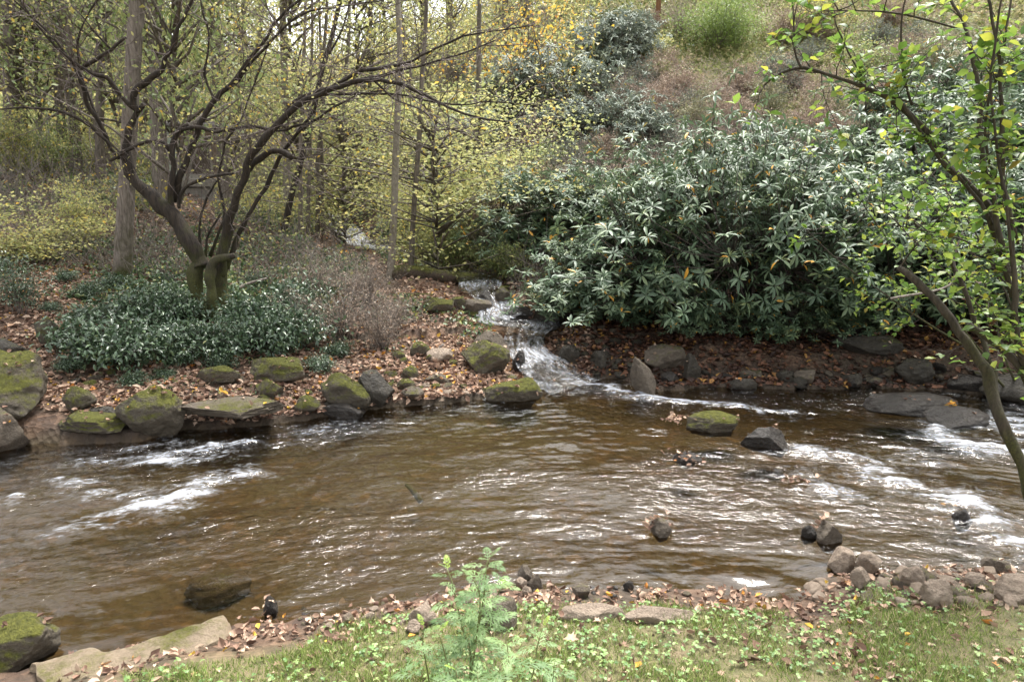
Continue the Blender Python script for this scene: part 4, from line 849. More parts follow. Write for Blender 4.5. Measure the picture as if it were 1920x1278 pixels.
def ftree(px, pyb, Y, wpx, topx, mb, crn, ml, label, H=14, bend=0., crs=1., name='forest_tree', group=None, k=9):
    p = onground(px, pyb, Y); r = wpx/F*Y*.5; rs = np.random.RandomState(int(px*7+Y*13) % 9999)
    top = W(topx, 0, Y); tdx = (top[0]-p[0])/max(top[2]-p[2], 1)
    e = empty(name, p, label, 'tree', group); n = 9; P = []
    for i in range(n):
        h = H*i/(n-1)*1.0; P.append([tdx*h+bend*math.sin(i/(n-1)*math.pi*1.5)+rs.normal()*.03*H/14, rs.normal()*.05, h-.25*(i == 0)])
    rad = r*np.array([1.12, 1.0, .95, .88, .8, .7, .58, .42, .2]); Pn, rr = smoothline(P, rad, 6); rr = rr*(1+.2*np.exp(-np.arange(len(rr))/2.))
    tubeobj('trunk', [(Pn, rr, k)], M[mb], e, .06, int(px))
    if crn is not None:
        for nm, q in (('branches', 0), ('crown', 1)):
            key = (nm, crn, ml)
            if key not in cm: cm[key] = tubeobj('branches', PC[crn][0], M['bark_far'], e) if q == 0 else leafobj('crown', [PC[crn][1]], M[ml], e)
            else: o = cm[key].copy(); COL.objects.link(o); o.parent = e
            o = cm[key] if cm[key].parent == e else o
            o.matrix_parent_inverse = Matrix.Identity(4); o.location = (tdx*7, 0, 0 if H > 9 else -2.2); o.rotation_euler = (0, tdx*.4, rs.uniform(0, 6)); o.scale = (crs, crs, H/14)
    return e
FT = [
 (231, 545, 12.6, 27, 250, 'bark_grey', 0, 'gleaf', 'tall furrowed grey trunk standing directly behind the crooked tree', dict(H=15, k=16)),
 (300, 335, 18.5, 27, 290, 'bark_grey', 1, 'gleaf', 'thick smooth grey-brown trunk just right of the furrowed grey one', dict(H=16, k=14)),
 (420, 330, 19, 20, 396, 'bark_grey', 2, 'yleaf', 'medium brown trunk seen through the fork of the crooked tree', dict(H=15)),
 (536, 385, 17.5, 13, 530, 'bark_pale', 3, 'yleaf', 'pale grey trunk right behind the mossy stub of the crooked tree', dict(H=13)),
 (527, 435, 16, 11, 640, 'bark_dark', None, None, 'leaning dark stem with a mossy foot right of the crooked tree', dict(H=7)),
 (726, 518, 14.2, 13, 741, 'bark_pale', None, None, 'thin pale sapling with a crooked foot, left of the mossy log', dict(H=9, bend=.12)),
 (768, 500, 15, 10, 800, 'bark_far', 4, 'yleaf', 'thin brown sapling standing behind the left end of the mossy log', dict(H=8)),
 (890, 400, 19, 12, 900, 'bark_far', 4, 'yleaf', 'short brown trunk half hidden in yellow-green shrubs above the cascade', dict(H=8)),
 (577, 440, 17, 7, 585, 'bark_far', None, None, 'first thin stem of the row left of the distant waterfall', dict(H=7)),
 (592, 432, 17.6, 8, 612, 'bark_far', 2, 'yleaf', 'second thin stem of the row left of the distant waterfall, leaning right', dict(H=8)),
 (606, 425, 18.2, 7, 600, 'bark_far', None, None, 'third thin stem of the row left of the distant waterfall', dict(H=7)),
 (560, 440, 16.6, 8, 572, 'bark_grey', None, None, 'outermost left thin stem of the row beside the leaning dark stem', dict(H=7)),
 (22, 300, 21, 24, 15, 'bark_far', 0, 'gleaf', 'thick dark trunk nearest the left edge, behind the wire fence', dict(H=15)),
 (40, 290, 22, 12, 38, 'bark_far', 1, 'gleaf', 'narrow dark trunk close beside the thick left edge one', dict(H=14)),
 (67, 270, 24, 10, 62, 'bark_far', None, None, 'narrow trunk third from the left edge', dict(H=14)),
 (118, 290, 22, 16, 105, 'bark_far', 2, 'yleaf', 'left stem of the dark forked pair behind the wire fence', dict(H=14)),
 (138, 300, 21.5, 18, 122, 'bark_far', None, None, 'right stem of the dark forked pair behind the wire fence', dict(H=14)),
 (182, 310, 20, 15, 186, 'bark_far', 3, 'gleaf', 'dark trunk left of the furrowed grey one', dict(H=15)),
 (270, 280, 27, 13, 268, 'bark_far', 4, 'yleaf', 'slim distant trunk showing between the two thick grey ones', dict(H=15)),
 (445, 300, 26, 10, 455, 'bark_far', 0, 'yleaf', 'slim distant trunk right of the medium brown one', dict(H=14)),
 (800, 260, 30, 11, 795, 'bark_far', 1, 'yleaf', 'distant trunk behind the bare limbs, right of the thin pale sapling', dict(H=15)),
 (845, 210, 33, 14, 842, 'bark_grey', 2, 'yleaf', 'distant straight grey trunk behind the bare limb tips', dict(H=15)),
 (950, 150, 38, 11, 950, 'bark_grey', None, None, 'left of two distant trunks among orange leaves near the top', dict(H=14)),
 (985, 140, 38, 12, 986, 'bark_grey', 3, 'yleaf', 'right of two distant trunks among orange leaves near the top', dict(H=14)),
 (345, 300, 30, 11, 350, 'bark_far', 1, 'yleaf', 'slim trunk beside the shed', dict(H=15)),
 (640, 400, 23, 8, 655, 'bark_far', 4, 'yleaf', 'slim stem above the distant waterfall', dict(H=12)),
 (700, 370, 26, 9, 690, 'bark_far', 0, 'yleaf', 'slim stem in the side valley left of the thin pale sapling', dict(H=13)),
]
print('shed', PG(374, 334), 'fence', PG(60, 270))
for a in FT: ftree(*a[:9], **a[9])
rs = np.random.RandomState(78)
e0 = None
for q in range(22):
    px = rs.uniform(-20, 830); Yy = rs.uniform(21, 36); p = onground(px, 300, Yy)
    if abs(px-372) < 50 or near_stream(np.array([p[0]]), np.array([p[1]]))[0][0] < 1: continue
    if e0 is None: e0 = ftree(px, 300, Yy, 9, px+5, 'bark_grey', None, None, 'slim pale bare trunk among the yellow-green leaves of the left wood', H=14, group='slim pale trunks of the left wood')
    else: dup(e0, p, rs.uniform(0, 6), (rs.uniform(.7, 1.5),)*2+(1,), None, 'slim pale trunks of the left wood', (rs.normal()*.04, rs.normal()*.05))
# backdrop woods: alike trees far behind
rs = np.random.RandomState(77); pr = {}
for q in range(36):
    px = rs.uniform(-250, 1060) if q < 28 else rs.uniform(1300, 2100); Yy = rs.uniform(38, 62) if q < 28 else rs.uniform(46, 60); k_ = q % 5; wx_ = W(px, 300, Yy)[0]; z_ = GZ(wx_, Yy)
    sc = rs.uniform(.85, 1.2)
    if k_ not in pr:
        e = empty('woodland_tree', (wx_, Yy, z_), 'slender tree far back in the yellow-green wood', 'tree', 'trees of the far wood', sc=sc)
        tubeobj('trunk', [smoothline([[0, 0, -.5], [.1, 0, 4], [-.1, .1, 8], [.1, 0, 13]], [.17, .14, .1, .03], 3)+(7,)], M['bark_far'], e)
        tubeobj('branches', PC[k_][0], M['bark_far'], e); leafobj('crown', [PC[k_][1]], M['yleaf' if k_ % 2 == 0 else 'gleaf'], e); pr[k_] = e
    else: dup(pr[k_], (wx_, Yy, z_), rs.uniform(0, 6), sc, None, 'trees of the far wood')
# orange-leaved sapling above the clay bank
p = onground(975, 200, 27); rs = np.random.RandomState(31)
st, lf = shrub_parts(rs, 2.4, 6.4, 18, 800, T_OVAL, .15, .6, stemr=.02, spread=.3, top=.55)
plant('orange_leaved_sapling', p, 'sapling with scattered orange-yellow leaves before the two distant trunks', 'tree', st, lf, M['twig_dark'], M['oleaf'])
# bright feathery bush on the hill
p = onground(1345, 75, 35); st, lf = shrub_parts(np.random.RandomState(33), 2.0, 2.7, 34, 9000, T_KITE, .13, .4, stemr=.02, spread=.26)
plant('feathery_bush', p, 'rounded bright green feathery bush on the grassy hilltop', 'bush', st, lf, M['twig'], M['ggreen'])
p = onground(1215, 60, 34); st, lf = shrub_parts(np.random.RandomState(34), 1.1, .9, 20, 2500, T_KITE, .12, .5, spread=.2)
plant('hill_weed_patch', p, 'lime-yellow weedy shrub at the foot of the wooden pole', 'bush', st, lf, M['twig'], M['yleaf'])
for px, Yy, s_ in ((1275, 36, 1.3),):
    st, an = drybush(np.random.RandomState(36), 1.4, 2.4, 40, .01); plant('dry_bush', onground(px, 50, Yy), 'reddish-brown leafless bush between the wooden pole and the feathery green bush', 'bush', st, None, M['twig_red'], None)
# wooden pole
p = onground(1233, 50, 36); e = empty('wooden_pole', p, 'reddish-brown wooden utility pole on the hilltop', 'pole')
tubeobj('shaft', [(np.array([[0, 0, -.4], [0, 0, 4], [-.08, 0, 9]]), [.13, .12, .1], 12)], M['bark_red'] if 'bark_red' in M else barkmat('pole_wood', (.22, .10, .05), (.36, .19, .11)), e)
bm = bmesh.new(); bmesh.ops.create_cube(bm, size=1, matrix=Matrix.Translation((0, -.17, 8.2)) @ Matrix.Diagonal((2.2, .1, .12, 1))); bmesh.ops.bevel(bm, geom=bm.edges[:], offset=.01, segments=1, affect='EDGES')
me = bpy.data.meshes.new('crossarm'); bm.to_mesh(me); bm.free(); me.materials.append(M['bark_far']); o = bpy.data.objects.new('crossarm', me); COL.objects.link(o); o.parent = e
# ------------------------------------------------------------------ shed and fence
def box(bm, c, s, bev=.01):
    r = bmesh.ops.create_cube(bm, size=1, matrix=Matrix.Translation(c) @ Matrix.Diagonal((*s, 1)))
def boxobj(name, boxes, m, parent):
    bm = bmesh.new()
    for c, s in boxes: box(bm, c, s)
    bmesh.ops.bevel(bm, geom=bm.edges[:], offset=.008, segments=1, affect='EDGES')
    me = bpy.data.meshes.new(name); bm.to_mesh(me); bm.free(); me.materials.append(m); o = bpy.data.objects.new(name, me); COL.objects.link(o); o.parent = parent; return o
def plain(name, c, r=.8):
    m, t, ns, ls = mat(name); b = ns['Principled BSDF']; n = tex(ns, ls, 12, 6, 'Object', .7, (1, 1, .3)); rp = ramp(ns, [(.3, tuple(q*.6 for q in c)), (.6, c)]); ls.new(n.outputs[0], rp.inputs[0]); ls.new(rp.outputs[0], b.inputs['Base Color']); b.inputs['Roughness'].default_value = r; return m
p = W(372, 336, 23.5); e = empty('garden_shed', p, 'small weathered shed with a pale green end wall and grey roof behind the crooked tree', 'shed', rz=.25)
boxobj('wall', [((-.62, 0, .75), (.5, 1.6, 1.7))], plain('pale_green_boards', (.46, .52, .43)), e)
boxobj('side_wall', [((.3, .1, .7), (1.3, 1.5, 1.6))], plain('brown_boards', (.30, .22, .16)), e)
d_ = boxobj('door', [((.25, -.68, .6), (.55, .05, 1.25))], plain('dark_door_boards', (.12, .09, .07)), e); boxobj('door_frame', [((-.06, -.7, .63), (.06, .09, 1.36)), ((.56, -.7, .63), (.06, .09, 1.36)), ((.25, -.7, 1.3), (.68, .09, .06))], plain('grey_trim', (.3, .27, .23)), d_)
boxobj('roof', [((0, 0, 1.66), (2.3, 2.0, .09)), ((0, 0, 1.75), (2.1, 1.2, .1))], plain('grey_roofing', (.26, .24, .25)), e)
boxobj('stone_base', [((-.05, -.05, -.6), (2.0, 1.8, 1.15))], plain('mossy_base_stone', (.26, .24, .2)), e); boxobj('stone_step', [((.1, -1.6, -.75), (1.5, .5, .3)), ((.1, -1.35, -.45), (1.3, .45, .3)), ((.1, -1.1, -.02), (1.2, .5, .3)), ((.1, -1.5, -.14), (1.4, .4, .25))], plain('grey_step_stone', (.3, .28, .25)), e)
p = onground(-60, 260, 25); q_ = onground(175, 270, 23.5); e = empty('wire_fence', p, 'chain-link wire fence on thin posts across the left rise', 'fence')
N_ = 7; L_ = q_-p
for i_ in range(N_):
    g_ = p+L_*i_/(N_-1); zz = GZ(g_[0], g_[1])-p[2]; a = np.array([L_[0]*i_/(N_-1), L_[1]*i_/(N_-1), zz-.2]); tubeobj('post', [(np.array([a, a+[0, 0, 1.8]]), [.03, .03], 8)], plain('fence_post_steel', (.22, .22, .21), .5) if i_ == 0 else bpy.data.materials['fence_post_steel'], e)
S0 = []; S1 = []
for s_ in (1, -1):
    for k_ in range(-16, 90):
        a = k_*.09; 
        for j_ in range(16):
            u0 = a+s_*j_*.09; u1 = u0+s_*.09; T_ = np.linalg.norm(L_[:2])
            if 0 <= min(u0, u1) and max(u0, u1) <= T_: S0.append([L_[0]*u0/T_, L_[1]*u0/T_, j_*.1]); S1.append([L_[0]*u1/T_, L_[1]*u1/T_, j_*.1+.1])
S0 = np.array(S0); S1 = np.array(S1); zz = hgt(S0[:, 0]+p[0], S0[:, 1]+p[1])-p[2]; S0[:, 2] += zz+.05; S1[:, 2] += hgt(S1[:, 0]+p[0], S1[:, 1]+p[1])-p[2]+.05
V, Q = segs(S0, S1, np.full(len(S0), .004), np.full(len(S0), .004)); mk('wire_mesh', V, Q, bpy.data.materials['fence_post_steel'], e)

# ------------------------------------------------------------------ logs and sticks
def stick(name, pts, Y0, Y1, r0, r1, m, label, cat_, lump=.12, k=10):
    P = PL(pts, Y0, Y1); P[:, 2] = np.maximum(P[:, 2], hgt(P[:, 0], P[:, 1])+(r0+r1)*.35) if Y0 > 7 else P[:, 2]; o_ = P[0].copy(); P2, r = smoothline(P-o_, np.linspace(r0, r1, len(P)), 6); o = tubeobj(name, [(P2, r, k)], M[m], None, lump, len(pts)); o.location = tuple(o_); return tag(o, label, cat_)
stick('fallen_log', [(732, 524), (770, 530), (820, 526), (860, 522), (896, 520)], 14.3, 14.9, .19, .10, 'log', 'long mossy fallen log lying across above the cascade', 'log', .2, 16)
stick('fallen_log', [(745, 515), (780, 512), (840, 516), (880, 514)], 15.0, 15.1, .07, .05, 'log', 'thinner grey-brown log lying just behind the mossy one', 'log')
stick('broken_stick', [(800, 582), (815, 572), (829, 560)], 12.6, 12.7, .05, .045, 'twig', 'short broken grey stick beside the moss mound', 'stick')
stick('broken_stick', [(806, 665), (818, 655), (832, 645)], 10.7, 10.8, .03, .02, 'twig', 'dark stick poking up in the rubble left of the squat boulder', 'stick')
stick('fallen_branch', [(745, 562), (775, 560), (812, 564)], 13, 13, .035, .03, 'rock_moss', 'thin moss-grey branch lying below the mossy log', 'branch')
stick('fallen_branch', [(448, 540), (470, 530), (500, 522)], 12, 12.3, .03, .02, 'twig', 'pale fallen branch right of the crooked tree base', 'branch')
stick('root', [(440, 700), (452, 708), (462, 722)], 9.3, 9.2, .03, .025, 'twig', 'grey bent root beside the bright mossy block', 'root')
stick('fallen_branch', [(-10, 645), (30, 655), (55, 672)], 9.3, 9.2, .05, .04, 'twig', 'greyish branch lying over the dark ledge at the left edge', 'branch')
stick('twig', [(1630, 1136), (1655, 1118), (1668, 1093)], 4.3, 4.4, .006, .004, 'twig', 'thin pale curved twig across the near gravel bar', 'twig', .05, 6)
stick('water_snag', [(762, 908), (770, 915), (778, 925), (790, 940)], 6.35, 6.2, .02, .03, 'bark_dark', 'short dark snag sticking out of mid creek', 'branch')
stick('reed_stem', [(1670, 560), (1780, 535), (1790, 480), (1810, 420)], 6, 6, .012, .006, 'twig', 'pale dead stem arching beside the leaning trunk', 'twig', .05, 6)
stick('twig', [(820, 1110), (790, 1128), (760, 1140)], 4.4, 4.2, .005, .003, 'twig', 'thin pale twig on pebbles left of the green herb', 'twig', .05, 6)

# ------------------------------------------------------------------ near leaning tree, right
rs = np.random.RandomState(41); base = np.array([3.45, 3.9, .15]); nt_ = empty('leaning_tree', base, 'near mossy tree leaning in from the right edge with bright green leaves on long shoots', 'tree')
def nl(*a, **k): P, r, kk = limb(*a, **k); return (P, r, kk)
tr_ = [nl([(1990, 1040), (1950, 950), (1917, 870), (1885, 790), (1862, 730), (1838, 680), (1812, 635), (1780, 590), (1745, 550), (1712, 515), (1690, 498)], 4.6, 5.4, .05, .026, 14, 5)]
tr_[0] = (np.vstack([base-[0, 0, .2], tr_[0][0]]), np.r_[.07, tr_[0][1]], 14)
child('trunk', tr_, M['bark_lean'], nt_, .12, 9)
lt = [[nl([(1880, 780), (1862, 700), (1850, 650), (1830, 610), (1800, 520), (1770, 470), (1720, 420), (1690, 370)], 4.9, 5.6, .04, .012)],
      [nl([(1960, 820), (1920, 720), (1890, 665), (1850, 630), (1815, 605)], 4.6, 4.9, .045, .035, 12)],
      [nl([(1960, 820), (1915, 680), (1905, 560), (1900, 470), (1880, 380), (1880, 250), (1875, 120), (1850, -20)], 4.7, 4.6, .036, .014, 12)],
      [nl([(1905, 560), (1860, 420), (1820, 350), (1785, 310), (1745, 255), (1700, 205), (1660, 180), (1600, 155), (1540, 135), (1495, 128), (1455, 140), (1430, 160)], 4.9, 5.2, .042, .009, 10)],
      [nl([(1860, 420), (1800, 330), (1745, 270), (1690, 190), (1675, 183), (1710, 190)], 4.9, 5.0, .02, .008)], [nl([(1710, 195), (1690, 120), (1692, 40), (1700, -20)], 5, 5, .012, .006)],
      [nl([(1630, 165), (1600, 110), (1570, 50), (1565, 20)], 5.1, 5.2, .01, .005)], [nl([(1505, 128), (1490, 90), (1488, 30), (1485, -20)], 5.1, 5.2, .012, .006)],
      [nl([(1900, 560), (1850, 330), (1838, 180), (1810, 60), (1770, -20)], 4.8, 5.2, .03, .015)], [nl([(1800, 60), (1700, 30), (1620, 20), (1540, 22)], 5, 5.1, .012, .005)],
      [nl([(1900, 480), (1860, 200), (1870, 60), (1880, -20)], 4.5, 4.4, .014, .008)], [nl([(1910, 460), (1850, 260), (1880, 100), (1900, -20)], 4.7, 4.8, .015, .008)],
      [nl([(1690, 500), (1735, 440), (1790, 380)], 5.4, 5.3, .01, .005)], [nl([(1900, 560), (1840, 470), (1760, 440), (1650, 420)], 4.8, 5.2, .015, .005)]]
lines = []
for q in lt:
    q = [(P, r*.66, k) for P, r, k in q]; child('branch', q, M['bark_lean'], nt_, .1, 4); lines += [P for P, r, k in q]
tw, an = twigs_from([l for l in lines], rs, 7.0, .42, .0045, 2, .18, .06, .7, 4)
child('twigs', tw, M['twig_dark'], nt_)
A_ = np.array([a for a, d in an]); D_ = unit(np.array([d for a, d in an]))
def bright(A_, D_, rs, frac, L=(.05, .095)):
    O = []; U = []
    for s_ in (1, -1):
        kk = rs.rand(len(A_)) < frac; d = D_[kk]; side = unit(np.cross(d, rs.normal(size=d.shape)*.4+[0, 0, 1.])); O.append(A_[kk]); U.append(unit(side*s_+d*.6+rs.normal(size=d.shape)*.25))
    O = np.concatenate(O); U = np.concatenate(U); n = len(O); L_ = rs.uniform(*L, n); return inst(T_OVAL, O, U, unit(rs.normal(size=(n, 3))*.45+[0, 0, 1]), L_, L_*.62, rs.rand(n))
px_ = 960+F*A_[:, 0]/np.maximum(A_[:, 1], .1); keepm = (A_[:, 2] > 1.75) | (rs.rand(len(A_)) < .35)
lo = leafobj('foliage', [bright(A_[keepm], D_[keepm], rs, .55)], M['bleaf']); lo.parent = nt_; lo.matrix_parent_inverse = Matrix.Translation(-Vector(nt_.location))
# second leafy shrub behind the near tree
rs = np.random.RandomState(43); b0 = np.array([5.4, 6.6, 0.05])
for (bx, by, spx, lb, sd, ln) in [(7.3, 9.0, 1.0, 'leafy green multi-stemmed shrub behind the near tree, reaching up to the upper right corner', 44, 13)]:
    rs = np.random.RandomState(sd); bz = max(GZ(bx, by), 0)-.1; e = empty('leafy_shrub', (bx, by, bz), lb, 'shrub'); st = []; ln_ = []
    for i_ in range(ln):
        d = np.array([rs.normal()*.42-.28, rs.normal()*.3-.05, 1.]); P = wander([rs.normal()*.12, rs.normal()*.12, 0], d, rs.uniform(3.2, 4.8), 9, rs, .10, .03); st.append((P, np.linspace(.019, .005, 10), 6)); ln_.append(P[3:])
    tubeobj('stems', st, M['bark_lean'], e); tw, an = twigs_from(ln_, rs, 4.2, .6, .005, 2, .2, .05, .8); tubeobj('twigs', tw, M['twig_dark'], e)
    A_ = np.array([a for a, d in an]); D_ = unit(np.array([d for a, d in an])); leafobj('foliage', [bright(A_, D_, rs, .5, (.06, .11))], M['bleaf'], e)

# ------------------------------------------------------------------ green herb in front
rs = np.random.RandomState(51); bx, by = W(888, 1300, 2.85)[:2]; bz = GZ(bx, by); e = empty('green_herb', (bx, by, bz), 'tall pale green herb with deeply cut feathery leaves in the near bank grass', 'plant')
st = []; O = []; U = []; Nn = []; Ls = []; rn = []
def hs_(pts, Y0, Y1, r):
    P = PL(pts, Y0, Y1)-np.array([bx, by, bz]); P, rr = smoothline(P, np.linspace(r, r*.4, len(P)), 6); st.append((P, rr, 6)); n = len(P); L0 = np.linalg.norm(P[-1]-P[0]); m_ = max(7, int(L0/.027)); ph = rs.uniform(0, 6)
    for q in range(m_):
        t = .18+.82*(q/(m_-1)); p_ = P[min(int(t*(n-1)), n-1)]; a = ph+q*2.4; up = .25+1.2*max(0, t-.85)/.15
        u = np.array([math.cos(a), math.sin(a), up+rs.normal()*.12]); O.append(p_); U.append(u); Nn.append([-math.cos(a)*.3, -math.sin(a)*.3, 1]); Ls.append((.15*(1-.55*max(0, t-.45)/.55))*rs.uniform(.8, 1.15)); rn.append(np.clip(rs.uniform(0, .75)+.4*(t > .93), 0, 1))
hs_([(880, 1300), (882, 1220), (868, 1180), (850, 1100), (838, 1065)], 2.85, 3.0, .007)
hs_([(884, 1215), (900, 1160), (908, 1110), (912, 1060), (918, 1045)], 2.87, 2.95, .006)
hs_([(884, 1210), (910, 1180), (935, 1110), (945, 1095)], 2.87, 3.0, .005)
hs_([(880, 1290), (895, 1180), (900, 1120), (888, 1085)], 2.85, 2.8, .005)
hs_([(810, 1310), (800, 1250), (793, 1210), (795, 1175)], 2.8, 2.85, .005)
hs_([(850, 1310), (842, 1260), (830, 1210), (822, 1185)], 2.75, 2.8, .005)
hs_([(980, 1310), (1000, 1260), (1008, 1210), (1018, 1175)], 2.85, 2.95, .005)
hs_([(940, 1310), (950, 1260), (952, 1220), (950, 1205)], 2.6, 2.65, .005)
hs_([(900, 1320), (898, 1290), (895, 1265)], 2.5, 2.55, .005); hs_([(870, 1320), (860, 1285), (855, 1255)], 2.55, 2.6, .005)
hs_([(1030, 1330), (1035, 1290), (1040, 1240)], 2.7, 2.75, .004)
tubeobj('stems', st, plain('herb_stem', (.16, .17, .06), .5), e); O, U, Nn, Ls = map(np.array, (O, U, Nn, Ls))
leafobj('leaves', [inst(T_MUG, O, unit(U), Nn, Ls*1.15, Ls*.85, np.array(rn))], M['mug'], e)

# ------------------------------------------------------------------ ground cover of leaves, grass and brush
def outside_water(x, y, z, m=.005): d, zz, wd = near_stream(x, y); u = x/y; return (z > m) & ~((u > -.505) & (u < -.425) & (y > 17.5) & (y < 30)) & ~((u > -.285) & (u < -.195) & (y > 15) & (y < 23)) & (d > wd*.8+.3) & ~((u > -.21) & (u < -.02) & (y > 12.6) & (y < 15.3))
def dryland(x, y, z): d, zz, wd = near_stream(x, y); return (z > .005) & (d > wd*.85)
def scatter(n, u0, u1, y0, y1, rs, pw=1.):
    u = rs.uniform(u0, u1, n); y = y0+(y1-y0)*rs.rand(n)**pw; x = u*y; z = hgt(x, y); return x, y, z
def normals(x, y): e_ = .12; a = hgt(x+e_, y)-hgt(x-e_, y); b = hgt(x, y+e_)-hgt(x, y-e_); return unit(np.stack([-a/(2*e_), -b/(2*e_), np.ones_like(x)], -1))
def litter(name, n, u0, u1, y0, y1, sz, m, seed, dens=None, lift=.012, pw=1., tilt=.5):
    rs = np.random.RandomState(seed); x, y, z = scatter(n, u0, u1, y0, y1, rs, pw); k = dryland(x, y, z)
    if dens is not None: k &= rs.rand(n) < dens(x, y)
    x, y, z = x[k], y[k], z[k]; n = len(x); N_ = unit(normals(x, y)+rs.normal(size=(n, 3))*tilt*.6); U = unit(rs.normal(size=(n, 3))*np.array([1, 1, .35])); O = np.stack([x, y, z+lift*rs.rand(n)], -1)
    L = sz*rs.uniform(.5, 1.3, n); rn = rs.rand(n); h_ = n//2
    tag(leafobj(name, [inst(T_CURL, O[:h_], U[:h_], N_[:h_], L[:h_], L[:h_]*.6, rn[:h_]), inst(T_STAR, O[h_:], U[h_:], N_[h_:], L[h_:], L[h_:]*.9, rn[h_:], L[h_:]*2.)], m), kind='stuff')
litter('leaf_litter', 60000, -.95, .12, 7.9, 13.5, .085, M['litter'], 1, lambda x, y: .35+.65*ss(-.25, .15, n2(x, y, 1.1, 3, 50)))
litter('leaf_litter', 22000, -.95, .2, 13, 26, .11, M['litter'], 2)
litter('shade_toned_leaf_litter', 26000, .02, 1.0, 9.6, 14, .10, M['litter_dark'], 3, lambda x, y: .4+.6*ss(-.25, .15, n2(x, y, 1.3, 3, 51)))  # shade below the rhododendrons is put into the dark leaf colour
litter('bank_leaf_litter', 11000, -.75, .95, 2.1, 4.9, .056, M['litter'], 4, lambda x, y: .10+.5*ss(.1,.4,n2(x,y,2.,3,64))+.9*np.exp(-((np.interp(x, NS[:, 0], NS[:, 1])-.2-y)/.22)**2)+.6*(x > 1.9)*(y > 3.9), .02, 1, 1.)
# grass and small weeds of the near bank
rs = np.random.RandomState(8); n = 110000; x, y, z = scatter(n, -.65, .95, 1.9, 4.6, rs, .9)
k = (z > .05) & (y < np.interp(x, NS[:, 0], NS[:, 1])-.28-.25*(x > 1.8)) & (rs.rand(n) < .25+.75*ss(-.3, .1, n2(x, y, 2.2, 3, 60))) & ~((x < -1.25) & (y > 3.28+(x+2.9)*.17)); x, y, z = x[k], y[k], z[k]; n = len(x)
U = unit(np.stack([rs.normal(size=n)*.55, rs.normal(size=n)*.55, np.ones(n)], -1)); L = rs.uniform(.02, .075, n)*(.6+.8*ss(-.2, .3, n2(x, y, 4, 2, 66)))
tag(leafobj('grass', [inst(T_BLADE, np.stack([x, y, z-.003], -1), U, unit(rs.normal(size=(n, 3))+[0, -.5, 0]), L, np.full(n, .0045), rs.rand(n))], M['grass']), kind='stuff')
n = 13000; x, y, z = scatter(n, -.65, .95, 1.9, 4.5, rs, .9); k = (z > .05) & (y < np.interp(x, NS[:, 0], NS[:, 1])-.3) & (rs.rand(n) < .7*ss(-.45, .5, n2(x, y, 2.2, 4, 61))) & ~((x < -1.25) & (y > 3.28+(x+2.9)*.17)); x, y, z = x[k], y[k], z[k]; n = len(x)
O = np.repeat(np.stack([x, y, z+rs.uniform(.015, .05, n)], -1), 3, 0); an_ = np.tile([0, 2.1, 4.2], n)+np.repeat(rs.uniform(0, 6, n), 3); U = np.stack([np.cos(an_), np.sin(an_), rs.uniform(-.2, .3, 3*n)], -1); L = np.repeat(rs.uniform(.007, .024, n), 3)
tag(leafobj('clover_weeds', [inst(T_OVAL, O, U, unit(rs.normal(size=(3*n, 3))*.3+[0, 0, 1]), L, L*.9, np.repeat(rs.rand(n), 3))], M['clover']), kind='stuff')
# ivy-like ground cover of the left slope and among the trees
def cover(name, n, u0, u1, y0, y1, sz, m, seed, hgt_, thr=0., sc=.6, pw=1.):
    rs = np.random.RandomState(seed); x, y, z = scatter(n, u0, u1, y0, y1, rs, pw); f = n2(x, y, sc, 3, seed); k = (rs.rand(n) < ss(thr-.2, thr+.2, f)) & outside_water(x, y, z, .15); x, y, z, f = x[k], y[k], z[k], f[k]; n = len(x)
    hh = hgt_*(.4+.8*ss(thr, thr+.5, f))*rs.rand(n)**.6; O = np.stack([x, y, z+hh], -1); L = sz*rs.uniform(.6, 1.3, n)
    tag(leafobj(name, [inst(T_KITE, O, unit(rs.normal(size=(n, 3))+[0, -.3, -.3]), unit(rs.normal(size=(n, 3))*.5+[0, 0, 1]), L, L*.55, rs.rand(n))], m), kind='stuff')
cover('leafy_ground_cover', 70000, -.95, .0, 11.2, 24, .085, M['ivy'], 5, .35, -.05)
cover('leafy_ground_cover', 40000, -.95, .25, 18, 45, .14, M['ivy'], 6, .5, -.2)
cover('yellow_green_undergrowth', 75000, -.95, .12, 25, 75, .22, M['yleaf'], 7, 2.6, -.4, .35)
cover('yellow_shrubby_growth', 16000, -.95, -.30, 17, 27, .13, M['yleaf'], 17, .9, .0, .5)
cover('bank_weeds', 5000, -.9, .1, 8.6, 12, .05, M['ivy'], 8, .15, .15, 1.1)
cover('hill_grass', 60000, .05, .9, 20, 46, .22, M['hillgrass'], 9, .35, -.25, .3)
cover('hill_green_cover', 26000, .05, .9, 24, 48, .15, M['ivy'], 12, .6, .15, .3)
# reddish-brown dry brush across the hillside
rs = np.random.RandomState(14); n = 110000; x, y, z = scatter(n, -.05, .85, 15.5, 36, rs, .9); f = n2(x, y, .3, 3, 70); k = rs.rand(n) < ss(-.35, .1, f)*np.where(y > 26, ss(34, 26, y), 1); x, y, z = x[k], y[k], z[k]; n = len(x)
P0 = np.stack([x, y, z+rs.rand(n)**1.5*.9], -1); d = unit(rs.normal(size=(n, 3))*np.array([1, .7, .6])+[0, 0, .45]); L = rs.uniform(.2, .8, n)[:, None]; P1 = P0+d*L
V, Q = segs(P0, P1, np.full(n, .007), np.full(n, .003)); tag(mk('dry_hillside_brush', V, Q, M['twig_red']), kind='stuff')
kk = rs.rand(n) < .45; m_ = kk.sum(); L = rs.uniform(.04, .09, m_)
tag(leafobj('dry_brush_leaves', [inst(T_KITE, P1[kk], unit(rs.normal(size=(m_, 3))), unit(rs.normal(size=(m_, 3))+[0, 0, 1]), L, L*.5, rs.rand(m_))], M['brush']), kind='stuff')
